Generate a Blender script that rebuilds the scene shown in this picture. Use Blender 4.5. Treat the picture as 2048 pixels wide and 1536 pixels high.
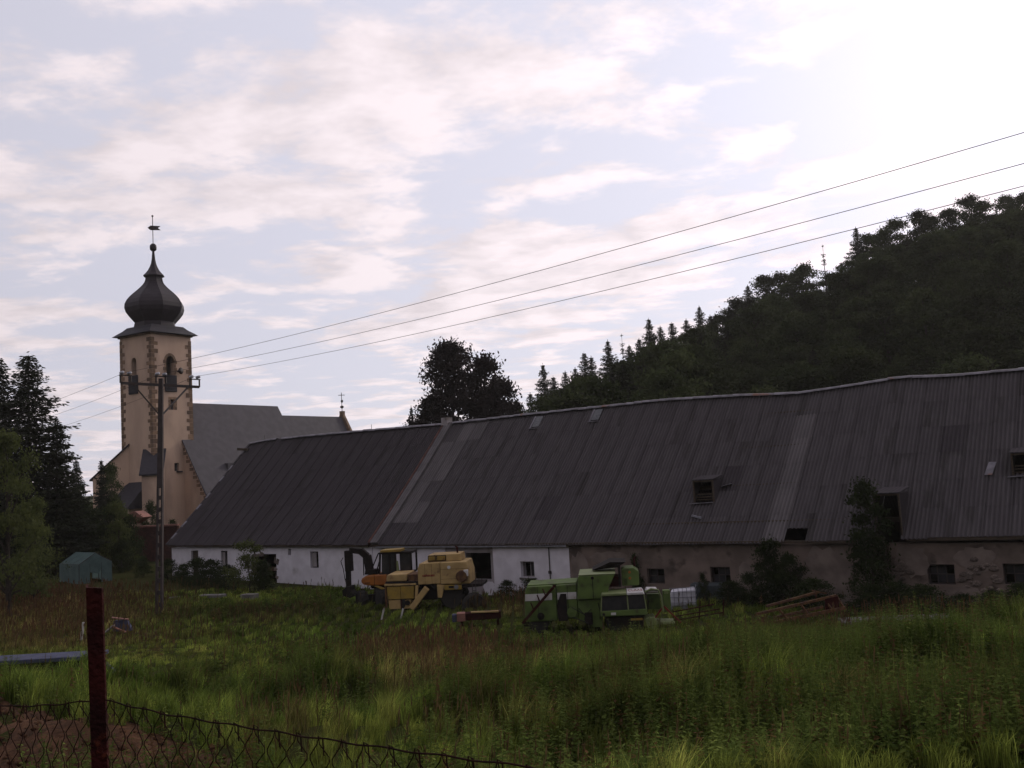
import bpy, math, random
import numpy as np
from mathutils import Vector, Matrix

for o in list(bpy.data.objects):
    bpy.data.objects.remove(o)
scene = bpy.context.scene
COL = scene.collection
PI = math.pi

# ------------------------------------------------------------------ camera
FPX, PITCH, ROLL, EYE = 1950.0, math.radians(5.2), math.radians(3.3), np.array([0, 0, 8.0])
F_ = np.array([0, math.cos(PITCH), math.sin(PITCH)])
R0 = np.array([1.0, 0, 0]); U0 = np.array([0, -math.sin(PITCH), math.cos(PITCH)])
U_ = U0 * math.cos(ROLL) + R0 * math.sin(ROLL)
R_ = R0 * math.cos(ROLL) - U0 * math.sin(ROLL)
cam_data = bpy.data.cameras.new('camera')
cam = bpy.data.objects.new('camera', cam_data); COL.objects.link(cam)
cam_data.sensor_width = 36.0
cam_data.lens = 36.0 * FPX / 2048.0
cam_data.clip_start = 0.05; cam_data.clip_end = 6000
M = Matrix.Identity(4)
for i in range(3):
    M[i][0], M[i][1], M[i][2], M[i][3] = R_[i], U_[i], -F_[i], EYE[i]
cam.matrix_world = M
scene.camera = cam

# ------------------------------------------------------------------ light
SUN_AZ, SUN_EL = math.radians(40), math.radians(21)      # azimuth to the right of the view direction (+Y)
SKY_STRENGTH, SUN_STRENGTH, EXPOSURE = 0.10, 1.5, 0.0
HAZE = 0.00016
SKY_A, SKY_B, SKY_C = 5.9, 4.9, 4.2
SUN_DIR = Vector((math.sin(SUN_AZ) * math.cos(SUN_EL), math.cos(SUN_AZ) * math.cos(SUN_EL), math.sin(SUN_EL)))
scene.view_settings.view_transform = 'Standard'
scene.view_settings.look = 'None'
scene.view_settings.gamma = 1.0
scene.view_settings.use_curve_mapping = False
scene.view_settings.exposure = EXPOSURE
scene.cycles.max_bounces = 6
scene.cycles.diffuse_bounces = 3
scene.cycles.transparent_max_bounces = 12
scene.cycles.use_denoising = True
scene.cycles.sample_clamp_indirect = 4.0

sd = bpy.data.lights.new('sun', 'SUN')
sd.energy = SUN_STRENGTH; sd.angle = math.radians(11); sd.color = (1.0, 0.90, 0.78)
sun = bpy.data.objects.new('sun', sd); COL.objects.link(sun)
sun.rotation_euler = (-SUN_DIR).to_track_quat('-Z', 'Y').to_euler()
sun.location = (60, 60, 80)

world = bpy.data.worlds.new('World'); scene.world = world
world.use_nodes = True
wn = world.node_tree; wn.nodes.clear()
def N(t, **kw):
    n = wn.nodes.new(t)
    for k, v in kw.items(): setattr(n, k, v)
    return n
def WL(a, b): wn.links.new(a, b)
def wmath(op, a, b=None, c=None, clamp=False):
    n = N('ShaderNodeMath', operation=op, use_clamp=clamp)
    for i, v in enumerate((a, b, c)):
        if v is None: continue
        if isinstance(v, (int, float)): n.inputs[i].default_value = v
        else: WL(v, n.inputs[i])
    return n.outputs[0]
def wmix(fac, a, b, mode='MIX'):
    n = N('ShaderNodeMix', data_type='RGBA', blend_type=mode)
    n.clamp_factor = True
    for sock, v in ((n.inputs['Factor'], fac), (n.inputs['A'], a), (n.inputs['B'], b)):
        pass
    ins = [s for s in n.inputs if s.enabled]
    for s, v in zip(ins, (fac, a, b)):
        if isinstance(v, (int, float)): s.default_value = v
        elif isinstance(v, tuple): s.default_value = v
        else: WL(v, s)
    return [s for s in n.outputs if s.enabled][0]
sky = N('ShaderNodeTexSky', sky_type='NISHITA')
sky.sun_disc = False
sky.sun_elevation = SUN_EL
sky.sun_rotation = SUN_AZ
sky.altitude = 400; sky.air_density = 1.0; sky.dust_density = 1.4; sky.ozone_density = 1.0
tc = N('ShaderNodeTexCoord')
sep = N('ShaderNodeSeparateXYZ'); WL(tc.outputs['Generated'], sep.inputs[0])
zc = wmath('ADD', wmath('MAXIMUM', sep.outputs['Z'], 0.0), 0.10)
cx = wmath('DIVIDE', sep.outputs['X'], zc); cy = wmath('DIVIDE', sep.outputs['Y'], zc)
comb = N('ShaderNodeCombineXYZ'); WL(cx, comb.inputs[0]); WL(cy, comb.inputs[1])
mp = N('ShaderNodeMapping'); WL(comb.outputs[0], mp.inputs['Vector'])
mp.inputs['Rotation'].default_value = (0, 0, math.radians(14))
mp.inputs['Scale'].default_value = (0.9, 1.0, 1.0)
mp.inputs['Location'].default_value = (3.1, 1.7, 0.0)
n1 = N('ShaderNodeTexNoise'); WL(mp.outputs[0], n1.inputs['Vector'])
n1.inputs['Scale'].default_value = 2.7; n1.inputs['Detail'].default_value = 10; n1.inputs['Roughness'].default_value = 0.60
n1.inputs['Distortion'].default_value = 0.15
n2 = N('ShaderNodeTexNoise'); WL(mp.outputs[0], n2.inputs['Vector'])
n2.inputs['Scale'].default_value = 0.62; n2.inputs['Detail'].default_value = 3
dens = wmath('ADD', wmath('MULTIPLY', n1.outputs['Fac'], 0.60), wmath('MULTIPLY', n2.outputs['Fac'], 0.40))
mr = N('ShaderNodeMapRange', interpolation_type='SMOOTHSTEP'); WL(dens, mr.inputs['Value'])
mr.inputs['From Min'].default_value = 0.462; mr.inputs['From Max'].default_value = 0.552
mask = mr.outputs[0]
# forward scattering in thin cloud: brighter towards the sun
dot = N('ShaderNodeVectorMath', operation='DOT_PRODUCT'); WL(tc.outputs['Generated'], dot.inputs[0])
dot.inputs[1].default_value = SUN_DIR
half = wmath('MULTIPLY', wmath('ADD', dot.outputs['Value'], 1.0), 0.5, clamp=True)
fwd = wmath('POWER', half, 2.4)
peak = wmath('POWER', half, 34.0)
bright = wmath('ADD', wmath('ADD', wmath('MULTIPLY', fwd, SKY_B), SKY_A), wmath('MULTIPLY', peak, SKY_C))
def tint(c):
    n = N('ShaderNodeVectorMath', operation='SCALE'); n.inputs[0].default_value = c; WL(bright, n.inputs['Scale']); return n.outputs[0]
gap = wmix(0.90, sky.outputs[0], tint((0.83, 0.815, 0.945)))
# cloud relief: the side of each puff that faces the sun is brighter than its far side
mp2 = N('ShaderNodeMapping'); WL(mp.outputs[0], mp2.inputs['Vector']); mp2.inputs['Location'].default_value = (0.085, 0.10, 0.0)
n3 = N('ShaderNodeTexNoise'); WL(mp2.outputs[0], n3.inputs['Vector'])
for k_ in ('Scale', 'Detail', 'Roughness', 'Distortion'): n3.inputs[k_].default_value = n1.inputs[k_].default_value
relief = wmath('ADD', wmath('MULTIPLY', wmath('SUBTRACT', n1.outputs['Fac'], n3.outputs['Fac']), 1.1), 1.0)
relief = wmath('MINIMUM', wmath('MAXIMUM', relief, 0.84), 1.12)
lit = N('ShaderNodeVectorMath', operation='SCALE'); WL(tint((1.02, 0.905, 0.935)), lit.inputs[0]); WL(relief, lit.inputs['Scale'])
tot = wmix(wmath('MULTIPLY', mask, 0.88), gap, lit.outputs[0])
bg = N('ShaderNodeBackground'); WL(tot, bg.inputs['Color']); bg.inputs['Strength'].default_value = SKY_STRENGTH
wo = N('ShaderNodeOutputWorld'); WL(bg.outputs[0], wo.inputs['Surface'])

# ------------------------------------------------------------------ helpers
def ray(x, y): return F_ * FPX + R_ * (x - 1024) + U_ * (768 - y)
def at(x, y, Y):
    d = ray(x, y); return EYE + d * (Y / d[1])
def pj(P):
    d = np.asarray(P, float) - EYE; z = d @ F_
    return 1024 + FPX * (d @ R_) / z, 768 - FPX * (d @ U_) / z

def tag(o, label=None, cat=None, group=None, kind=None):
    if label: o['label'] = label
    if cat: o['category'] = cat
    if group: o['group'] = group
    if kind: o['kind'] = kind
    return o
def empty(name, loc=(0, 0, 0), rz=0.0, scale=1.0):
    o = bpy.data.objects.new(name, None); COL.objects.link(o)
    o.location = [float(v) for v in loc]; o.rotation_euler = (0, 0, rz); o.scale = (scale,) * 3
    o.empty_display_size = 0.3
    return o
def link_mesh(name, me, mat=None, parent=None, smooth=False):
    o = bpy.data.objects.new(name, me); COL.objects.link(o)
    if mat and not me.materials: me.materials.append(mat)
    if parent: o.parent = parent
    if smooth: me.shade_smooth()
    return o
def copy_tree(o, parent=None):
    c = o.copy(); COL.objects.link(c); c.parent = parent
    for ch in list(o.children): copy_tree(ch, c)
    return c

class MB:
    """collects shapes; build() links them as one mesh object"""
    def __init__(s): s.v = []; s.f = []
    def add(s, vs, fs):
        b = len(s.v); s.v += [tuple(float(c) for c in v) for v in vs]; s.f += [tuple(b + i for i in f) for f in fs]; return s
    def hexa(s, p):   # p: 4 bottom (ccw) + 4 top
        return s.add(p, [(3, 2, 1, 0), (4, 5, 6, 7), (0, 1, 5, 4), (1, 2, 6, 5), (2, 3, 7, 6), (3, 0, 4, 7)])
    def box(s, x0, x1, y0, y1, z0, z1):
        return s.hexa([(x0, y0, z0), (x1, y0, z0), (x1, y1, z0), (x0, y1, z0), (x0, y0, z1), (x1, y0, z1), (x1, y1, z1), (x0, y1, z1)])
    def beam(s, p, q, w, h, up=(0, 0, 1)):
        p, q = Vector(p), Vector(q); d = (q - p).normalized(); u = Vector(up)
        if abs(d.dot(u)) > 0.98: u = Vector((1, 0, 0))
        r = d.cross(u).normalized(); u = r.cross(d)
        r *= w / 2; u *= h / 2
        return s.hexa([p - r - u, p + r - u, q + r - u, q - r - u, p - r + u, p + r + u, q + r + u, q - r + u])
    def prism(s, poly, y0, y1):   # polygon in xz, extruded along y
        n = len(poly)
        vs = [(x, y0, z) for x, z in poly] + [(x, y1, z) for x, z in poly]
        fs = [tuple(range(n)), tuple(range(2 * n - 1, n - 1, -1))] + [(i, i + n, (i + 1) % n + n, (i + 1) % n) for i in range(n)]
        return s.add(vs, fs)
    def tube(s, pts, rad, n=6, caps=True):
        pts = [Vector(p) for p in pts]; vs = []; fs = []
        if isinstance(rad, (int, float)): rad = [rad] * len(pts)
        prev = None
        for i, p in enumerate(pts):
            d = (pts[min(i + 1, len(pts) - 1)] - pts[max(i - 1, 0)]).normalized()
            if prev is None:
                a = d.cross(Vector((0, 0, 1)))
                if a.length < 0.1: a = d.cross(Vector((1, 0, 0)))
            else: a = prev - d * prev.dot(d)
            a.normalize(); prev = a; b = d.cross(a)
            for k in range(n):
                t = 2 * PI * k / n
                vs.append(p + (a * math.cos(t) + b * math.sin(t)) * rad[i])
        for i in range(len(pts) - 1):
            for k in range(n):
                fs.append((i * n + k, i * n + (k + 1) % n, (i + 1) * n + (k + 1) % n, (i + 1) * n + k))
        if caps:
            fs.append(tuple(range(n - 1, -1, -1))); fs.append(tuple((len(pts) - 1) * n + k for k in range(n)))
        return s.add(vs, fs)
    def lathe(s, prof, n=16, c=(0, 0, 0), axis='z', phase=0.0):
        vs = []; fs = []
        for r, z in prof:
            for k in range(n):
                t = 2 * PI * k / n + phase
                a, b = r * math.cos(t), r * math.sin(t)
                vs.append((c[0] + a, c[1] + b, c[2] + z) if axis == 'z' else ((c[0] + a, c[1] + z, c[2] + b) if axis == 'y' else (c[0] + z, c[1] + a, c[2] + b)))
        m = len(prof)
        for i in range(m - 1):
            for k in range(n):
                fs.append((i * n + k, i * n + (k + 1) % n, (i + 1) * n + (k + 1) % n, (i + 1) * n + k))
        fs.append(tuple(range(n - 1, -1, -1))); fs.append(tuple((m - 1) * n + k for k in range(n)))
        return s.add(vs, fs)
    def mesh(s, name, mat=None):
        me = bpy.data.meshes.new(name); me.from_pydata(s.v, [], s.f); me.update()
        if mat: me.materials.append(mat)
        return me
    def build(s, name, mat, parent=None, smooth=False, bevel=0.0):
        o = link_mesh(name, s.mesh(name, mat), None, parent, smooth)
        if bevel:
            b = o.modifiers.new('bevel', 'BEVEL'); b.width = bevel; b.segments = 2; b.limit_method = 'ANGLE'
        return o

def np_mesh(name, V, quads=None, tris=None, mat=None, col=None):
    me = bpy.data.meshes.new(name)
    V = np.ascontiguousarray(V, np.float32)
    me.vertices.add(len(V)); me.vertices.foreach_set('co', V.ravel())
    parts = []; starts = []; off = 0
    if quads is not None and len(quads):
        parts.append(quads.ravel()); starts.append(off + np.arange(len(quads)) * 4); off += len(quads) * 4
    if tris is not None and len(tris):
        parts.append(tris.ravel()); starts.append(off + np.arange(len(tris)) * 3); off += len(tris) * 3
    lv = np.concatenate(parts).astype(np.int32); ls = np.concatenate(starts).astype(np.int32)
    me.loops.add(len(lv)); me.loops.foreach_set('vertex_index', lv)
    me.polygons.add(len(ls)); me.polygons.foreach_set('loop_start', ls)
    me.update(calc_edges=True)
    if col is not None:
        a = me.color_attributes.new('Col', 'FLOAT_COLOR', 'POINT')
        c4 = np.ones((len(V), 4), np.float32); c4[:, :3] = col
        a.data.foreach_set('color', c4.ravel())
    if mat: me.materials.append(mat)
    return me

_tab = np.random.RandomState(5).rand(256, 256)
def vnoise(x, y, s=0):
    x = np.asarray(x, float) + 37.3 * s; y = np.asarray(y, float) + 91.7 * s
    xi = np.floor(x).astype(int); yi = np.floor(y).astype(int)
    fx = x - xi; fy = y - yi; fx = fx * fx * (3 - 2 * fx); fy = fy * fy * (3 - 2 * fy)
    a = _tab[xi % 256, yi % 256]; b = _tab[(xi + 1) % 256, yi % 256]; c = _tab[xi % 256, (yi + 1) % 256]; d = _tab[(xi + 1) % 256, (yi + 1) % 256]
    return (a * (1 - fx) + b * fx) * (1 - fy) + (c * (1 - fx) + d * fx) * fy
def fbm(x, y, s=0): return 0.5 * vnoise(x, y, s) + 0.3 * vnoise(x * 2.1, y * 2.1, s + 1) + 0.2 * vnoise(x * 4.3, y * 4.3, s + 2)
def sstep(a, b, x):
    t = np.clip((np.asarray(x, float) - a) / (b - a), 0, 1); return t * t * (3 - 2 * t)

# ------------------------------------------------------------------ materials
def mat(name, c1, c2=None, scale=3.0, rough=0.85, detail=6, spec=0.3, metal=0.0, bump=0.0, bscale=None, contrast=(0.35, 0.65), c3=None, s3=0.6, k3=(0.58, 0.66), rand=0.0, stretch=(1, 1, 1), transl=0.0, vcol=False, furrow_shade=None):
    m = bpy.data.materials.new(name); m.use_nodes = True
    nt = m.node_tree; b = nt.nodes['Principled BSDF']
    b.inputs['Roughness'].default_value = rough
    b.inputs['Specular IOR Level'].default_value = spec
    b.inputs['Metallic'].default_value = metal
    tcn = nt.nodes.new('ShaderNodeTexCoord'); mpn = nt.nodes.new('ShaderNodeMapping')
    nt.links.new(tcn.outputs['Object'], mpn.inputs[0]); mpn.inputs['Scale'].default_value = stretch
    oi = nt.nodes.new('ShaderNodeObjectInfo')
    def mixc(f, a, bb, mode='MIX'):
        n = nt.nodes.new('ShaderNodeMix'); n.data_type = 'RGBA'; n.blend_type = mode
        ins = [s for s in n.inputs if s.enabled]
        for s_, v in zip(ins, (f, a, bb)):
            if isinstance(v, (int, float)): s_.default_value = v
            elif isinstance(v, tuple): s_.default_value = (*v[:3], 1)
            else: nt.links.new(v, s_)
        return [s_ for s_ in n.outputs if s_.enabled][0]
    def noise(sc, lo, hi, det=detail, w=None):
        n = nt.nodes.new('ShaderNodeTexNoise'); n.inputs['Scale'].default_value = sc; n.inputs['Detail'].default_value = det
        n.noise_dimensions = '4D'
        if rand: 
            mm = nt.nodes.new('ShaderNodeMath'); mm.operation = 'MULTIPLY'; mm.inputs[1].default_value = 40
            nt.links.new(oi.outputs['Random'], mm.inputs[0]); nt.links.new(mm.outputs[0], n.inputs['W'])
        nt.links.new(mpn.outputs[0], n.inputs['Vector'])
        r = nt.nodes.new('ShaderNodeMapRange'); r.interpolation_type = 'SMOOTHSTEP'
        r.inputs['From Min'].default_value = lo; r.inputs['From Max'].default_value = hi
        nt.links.new(n.outputs['Fac'], r.inputs['Value'])
        return r.outputs[0], n
    if vcol:
        at_ = nt.nodes.new('ShaderNodeAttribute'); at_.attribute_name = 'Col'; col = at_.outputs['Color']
    else:
        col = c1
        if c2: col = mixc(noise(scale, *contrast)[0], c1, c2)
        if c3: col = mixc(noise(s3, *k3)[0], col, c3)
    if furrow_shade:      # shade in the furrows of a corrugated sheet, painted into its colour
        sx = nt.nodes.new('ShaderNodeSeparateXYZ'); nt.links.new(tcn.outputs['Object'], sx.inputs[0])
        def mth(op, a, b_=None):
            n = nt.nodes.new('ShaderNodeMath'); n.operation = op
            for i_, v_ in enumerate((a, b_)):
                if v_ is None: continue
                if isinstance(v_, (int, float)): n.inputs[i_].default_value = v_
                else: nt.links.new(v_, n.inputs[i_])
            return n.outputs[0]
        wv = mth('COSINE', mth('MULTIPLY', mth('ADD', sx.outputs[0], furrow_shade / 2), 2 * PI * 6 / furrow_shade))
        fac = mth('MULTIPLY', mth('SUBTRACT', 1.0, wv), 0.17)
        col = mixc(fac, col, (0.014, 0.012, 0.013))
    if rand:
        v = nt.nodes.new('ShaderNodeMapRange'); v.inputs['To Min'].default_value = 1 - rand; v.inputs['To Max'].default_value = 1 + rand
        nt.links.new(oi.outputs['Random'], v.inputs['Value'])
        hs = nt.nodes.new('ShaderNodeHueSaturation'); nt.links.new(v.outputs[0], hs.inputs['Value'])
        if isinstance(col, tuple): hs.inputs['Color'].default_value = (*col, 1)
        else: nt.links.new(col, hs.inputs['Color'])
        col = hs.outputs[0]
    if isinstance(col, tuple): b.inputs['Base Color'].default_value = (*col, 1)
    else: nt.links.new(col, b.inputs['Base Color'])
    if bump:
        bn = nt.nodes.new('ShaderNodeBump'); bn.inputs['Strength'].default_value = bump; bn.inputs['Distance'].default_value = 0.05
        nn = noise(bscale or scale * 4, 0.2, 0.8)[1]
        nt.links.new(nn.outputs['Fac'], bn.inputs['Height']); nt.links.new(bn.outputs[0], b.inputs['Normal'])
    if transl:
        tr = nt.nodes.new('ShaderNodeBsdfTranslucent'); mx = nt.nodes.new('ShaderNodeMixShader'); mx.inputs[0].default_value = transl
        if isinstance(col, tuple): tr.inputs['Color'].default_value = (*col, 1)
        else: nt.links.new(col, tr.inputs['Color'])
        out = nt.nodes['Material Output']
        nt.links.new(b.outputs[0], mx.inputs[1]); nt.links.new(tr.outputs[0], mx.inputs[2]); nt.links.new(mx.outputs[0], out.inputs['Surface'])
    return m
def glass_mat(name, tint, alpha):
    m = bpy.data.materials.new(name); m.use_nodes = True
    b = m.node_tree.nodes['Principled BSDF']
    b.inputs['Base Color'].default_value = (*tint, 1); b.inputs['Roughness'].default_value = 0.25; b.inputs['Alpha'].default_value = alpha
    return m
MT = dict(
    ground=mat('meadow_soil', (0.026, 0.032, 0.010), (0.036, 0.034, 0.014), 0.8, 1.0, bump=0.4, bscale=6, spec=0.0),
    hill=mat('forest_floor', (0.018, 0.026, 0.010), (0.03, 0.03, 0.014), 0.3, 1.0),
    soil=mat('dry_soil', (0.052, 0.028, 0.017), (0.090, 0.046, 0.026), 3.5, 0.98, bump=1.0, bscale=14, c3=(0.040, 0.024, 0.014), s3=2.6, spec=.05),
    concrete=mat('concrete', (0.15, 0.138, 0.135), (0.095, 0.088, 0.085), 2.0, 0.9, bump=0.2, c3=(0.10, 0.10, 0.07), s3=1.1),
    sheet=mat('fibre_cement', (0.074, 0.066, 0.070), (0.060, 0.053, 0.057), 0.9, 0.9, c3=(0.047, 0.042, 0.043), s3=0.5, rand=0.04, spec=0.1, stretch=(3, 0.5, 1), furrow_shade=1.112),
    sheet_pale=mat('fibre_cement_newer', (0.118, 0.106, 0.110), (0.092, 0.084, 0.087), 0.9, 0.9, rand=0.06, spec=0.1, stretch=(3, 0.5, 1), furrow_shade=1.112),
    sheet_dark=mat('fibre_cement_older', (0.054, 0.047, 0.052), (0.043, 0.037, 0.041), 0.9, 0.9, c3=(0.035, 0.031, 0.032), s3=0.5, rand=0.05, spec=0.1, stretch=(3, 0.5, 1), furrow_shade=1.112),
    ridge=mat('ridge_cap', (0.16, 0.150, 0.172), (0.095, 0.088, 0.10), 2.5, 0.7, c3=(0.16, 0.08, 0.06), s3=0.9, k3=(0.60, 0.68), rand=0.15),
    timber=mat('old_timber', (0.07, 0.05, 0.035), (0.04, 0.03, 0.022), 4, 0.9, stretch=(1, 6, 6)),
    plaster_white=mat('limewash', (0.62, 0.59, 0.64), (0.53, 0.50, 0.545), 1.6, 0.92, bump=0.15, bscale=9, c3=(0.33, 0.30, 0.305), s3=0.55, k3=(0.60, 0.74)),
    plaster_grey=mat('grey_plaster', (0.28, 0.25, 0.26), (0.20, 0.18, 0.18), 1.4, 0.92, bump=0.25, bscale=8, c3=(0.12, 0.10, 0.09), s3=0.7),
    plaster_brown=mat('brown_plaster', (0.17, 0.128, 0.108), (0.105, 0.080, 0.068), 0.9, 0.95, bump=0.35, bscale=7, c3=(0.06, 0.045, 0.038), s3=0.8, k3=(0.54, 0.64)),
    plaster_pale=mat('pale_plaster', (0.20, 0.158, 0.138), (0.125, 0.098, 0.085), 1.2, 0.95, bump=0.3, bscale=8),
    stone=mat('field_stone', (0.16, 0.125, 0.105), (0.08, 0.062, 0.055), 3, 0.95, bump=0.4, rand=0.3),
    dark=mat('dark_interior', (0.012, 0.011, 0.011)),
    church=mat('church_plaster', (0.50, 0.355, 0.265), (0.42, 0.297, 0.225), 0.5, 0.93, c3=(0.32, 0.228, 0.178), s3=0.25, k3=(0.50, 0.72), stretch=(1, 1, .45)),
    quoin=mat('sandstone', (0.20, 0.128, 0.080), (0.115, 0.074, 0.052), 1.6, 0.92, rand=0.28, bump=0.2),
    slate=mat('slate', (0.026, 0.023, 0.031), (0.018, 0.016, 0.022), 2.2, 0.7, spec=0.25, bump=0.35, bscale=5, rand=0.0),
    slate_roof=mat('slate_roof', (0.066, 0.060, 0.070), (0.052, 0.047, 0.056), 1.2, 0.75, spec=0.2, bump=0.4, bscale=5),
    copper=mat('dome_metal', (0.021, 0.014, 0.020), (0.014, 0.009, 0.014), 1.5, 0.6, spec=0.25, c3=(0.024, 0.017, 0.021), s3=0.8),
    iron=mat('dark_iron', (0.03, 0.028, 0.03), (0.045, 0.03, 0.025), 5, 0.7),
    rust=mat('rusty_steel', (0.040, 0.008, 0.007), (0.020, 0.006, 0.006), 9, 0.95, bump=0.5, bscale=60, c3=(0.085, 0.022, 0.012), s3=30, k3=(0.60, 0.74), spec=.1),
    rust_wire=mat('rusty_wire', (0.028, 0.012, 0.009), (0.014, 0.008, 0.007), 30, 0.95, spec=.05),
    rust_yellow=mat('rusty_yellow', (0.115, 0.058, 0.022), (0.05, 0.021, 0.013), 5, 0.85, c3=(0.06, 0.025, 0.015), s3=2.5),
    cream=mat('cream_paint', (0.38, 0.26, 0.105), (0.29, 0.195, 0.080), 2.2, 0.7, c3=(0.15, 0.080, 0.038), s3=2.4, k3=(0.56, 0.70), spec=0.35),
    yellow=mat('yellow_paint', (0.27, 0.175, 0.026), (0.20, 0.128, 0.022), 2.5, 0.55, c3=(0.14, 0.07, 0.02), s3=2, k3=(0.6, 0.7), spec=0.4),
    orange=mat('orange_paint', (0.29, 0.095, 0.010), (0.22, 0.07, 0.010), 2.5, 0.5, c3=(0.14, 0.05, 0.012), s3=2, k3=(0.62, 0.7), spec=0.4),
    red=mat('red_paint', (0.20, 0.018, 0.013), (0.11, 0.013, 0.010), 6, 0.6, c3=(0.10, 0.03, 0.015), s3=3),
    green=mat('green_paint', (0.085, 0.130, 0.028), (0.062, 0.096, 0.022), 2.2, 0.65, c3=(0.045, 0.050, 0.018), s3=2.2, k3=(0.55, 0.70), spec=0.3),
    green_light=mat('faded_green_paint', (0.165, 0.19, 0.08), (0.125, 0.155, 0.06), 2, 0.55, spec=0.4),
    offwhite=mat('offwhite_paint', (0.52, 0.50, 0.50), (0.40, 0.38, 0.37), 3, 0.6, c3=(0.26, 0.22, 0.18), s3=3, k3=(0.62, 0.7)),
    rubber=mat('tyre_rubber', (0.014, 0.013, 0.013), (0.024, 0.021, 0.018), 5, 0.9),
    blackm=mat('black_metal', (0.009, 0.008, 0.008), (0.017, 0.012, 0.010), 4, 0.85, spec=.15),
    glass=mat('dusty_glass', (0.022, 0.022, 0.026), (0.035, 0.033, 0.036), 3, 0.18, spec=0.5),
    plastic=mat('tote_plastic', (0.50, 0.49, 0.54), (0.42, 0.41, 0.46), 4, 0.5),
    galv=mat('galvanised', (0.22, 0.22, 0.25), (0.16, 0.16, 0.18), 6, 0.55, metal=0.4),
    film=mat('green_film', (0.13, 0.24, 0.22), (0.09, 0.18, 0.17), 3, 0.4, spec=0.5),
    porcelain=mat('porcelain', (0.40, 0.40, 0.44), (0.3, 0.3, 0.33), 5, 0.3, spec=0.5),
    bluegrey=mat('bluegrey_sheet', (0.060, 0.064, 0.105), (0.042, 0.046, 0.078), 4, 0.8, spec=0.1),
    brick=mat('brick', (0.075, 0.030, 0.023), (0.045, 0.019, 0.016), 4, 0.95, rand=0.3),
    tile=mat('clay_tile', (0.24, 0.11, 0.085), (0.15, 0.07, 0.058), 3, 0.9),
    bark=mat('bark', (0.040, 0.030, 0.024), (0.022, 0.017, 0.014), 5, 0.95, bump=0.5),
    leaf_dark=mat('leaf_dark', (0.020, 0.028, 0.011), (0.030, 0.040, 0.014), 1.2, 0.9, spec=.05, transl=0.25, rand=0.15),
    leaf_hill=mat('leaf_hill', (0.026, 0.035, 0.014), (0.042, 0.052, 0.020), 0.25, 0.9, spec=.05, transl=0.28, rand=0.42),
    leaf_mid=mat('leaf_mid', (0.056, 0.068, 0.024), (0.078, 0.090, 0.030), 0.9, 0.9, spec=.05, transl=0.35, rand=0.12),
    needle=mat('needle', (0.016, 0.020, 0.012), (0.025, 0.028, 0.016), 0.8, 0.9, spec=.05, transl=0.10, rand=0.2),
    copperleaf=mat('copper_leaf', (0.018, 0.014, 0.015), (0.026, 0.020, 0.018), 1.0, 0.9, transl=0.12, spec=.05),
    grass=mat('grass_blades', (0.06, 0.08, 0.02), vcol=True, rough=1.0, transl=0.5, spec=0.0),
)

# ------------------------------------------------------------------ terrain
AZ = math.radians(55.4)
UB = np.array([math.sin(AZ), -math.cos(AZ), 0.0]); NB = np.array([-math.cos(AZ), -math.sin(AZ), 0.0])   # barn: along the wall to the right, and outwards
P0 = at(1140, 1190, 53)
def barn_sd(x, y):
    dx = x - P0[0]; dy = y - P0[1]
    return dx * UB[0] + dy * UB[1], -(dx * NB[0] + dy * NB[1])
SKYLINE = [(985, 905), (1040, 860), (1090, 815), (1180, 775), (1300, 715), (1400, 680), (1480, 640), (1530, 595), (1640, 585), (1700, 520), (1800, 490), (1900, 455), (2048, 420), (2300, 360), (2700, 330)]
HA = np.array([at(x, y, 170)[0] / 170 for x, y in SKYLINE]); HZ = np.array([at(x, y, 170)[2] for x, y in SKYLINE]) - 8.5
HZ = np.maximum(HZ, 1.5); HZ[0] = 1.5
BY = [-2500, -190, -150, -110, -12, 0, 3, 14, 30, 42, 75, 120, 500, 3000]; BZ = [72, 70, 62, 44, 7.0, 6.4, 6.35, 3.70, 1.85, 1.15, 1.25, 1.8, 3.0, 10.0]  # unseen slope behind the camera, added to block sky light on walls and roofs
def ground(x, y):
    x = np.asarray(x, float); y = np.asarray(y, float)
    z = (np.interp(y - 1.5, BY, BZ) + np.interp(y, BY, BZ) + np.interp(y + 1.5, BY, BZ)) / 3
    z = z + 0.033 * np.clip(-x - 5, 0, 60) * sstep(15, 40, y)
    a = x / np.maximum(y, 20)
    top = np.interp(a, HA, HZ)
    z = z + (np.maximum(top, 1.5) - 1.5) * sstep(72, 172, y) * sstep(60, 80, y)
    s, d = barn_sd(x, y)
    w = sstep(10, 15, y) * (1 - sstep(31, 40, y)) * sstep(1.5, 5, -d)
    z = z + w * ((fbm(x / 4.5, y / 3.6, 3) - 0.5) * 2.1 + (vnoise(x / 1.3, y / 1.3, 8) - 0.5) * 0.25)
    return z
def gz(x, y): return float(ground(x, y))
def hit(px, py):
    d = ray(px, py); ts = np.linspace(8, 90, 1600) / d[1]
    P = EYE[None] + d[None] * ts[:, None]
    k = int(np.argmax(P[:, 2] < ground(P[:, 0], P[:, 1])))
    return P[k] if k else P[-1]

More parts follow.
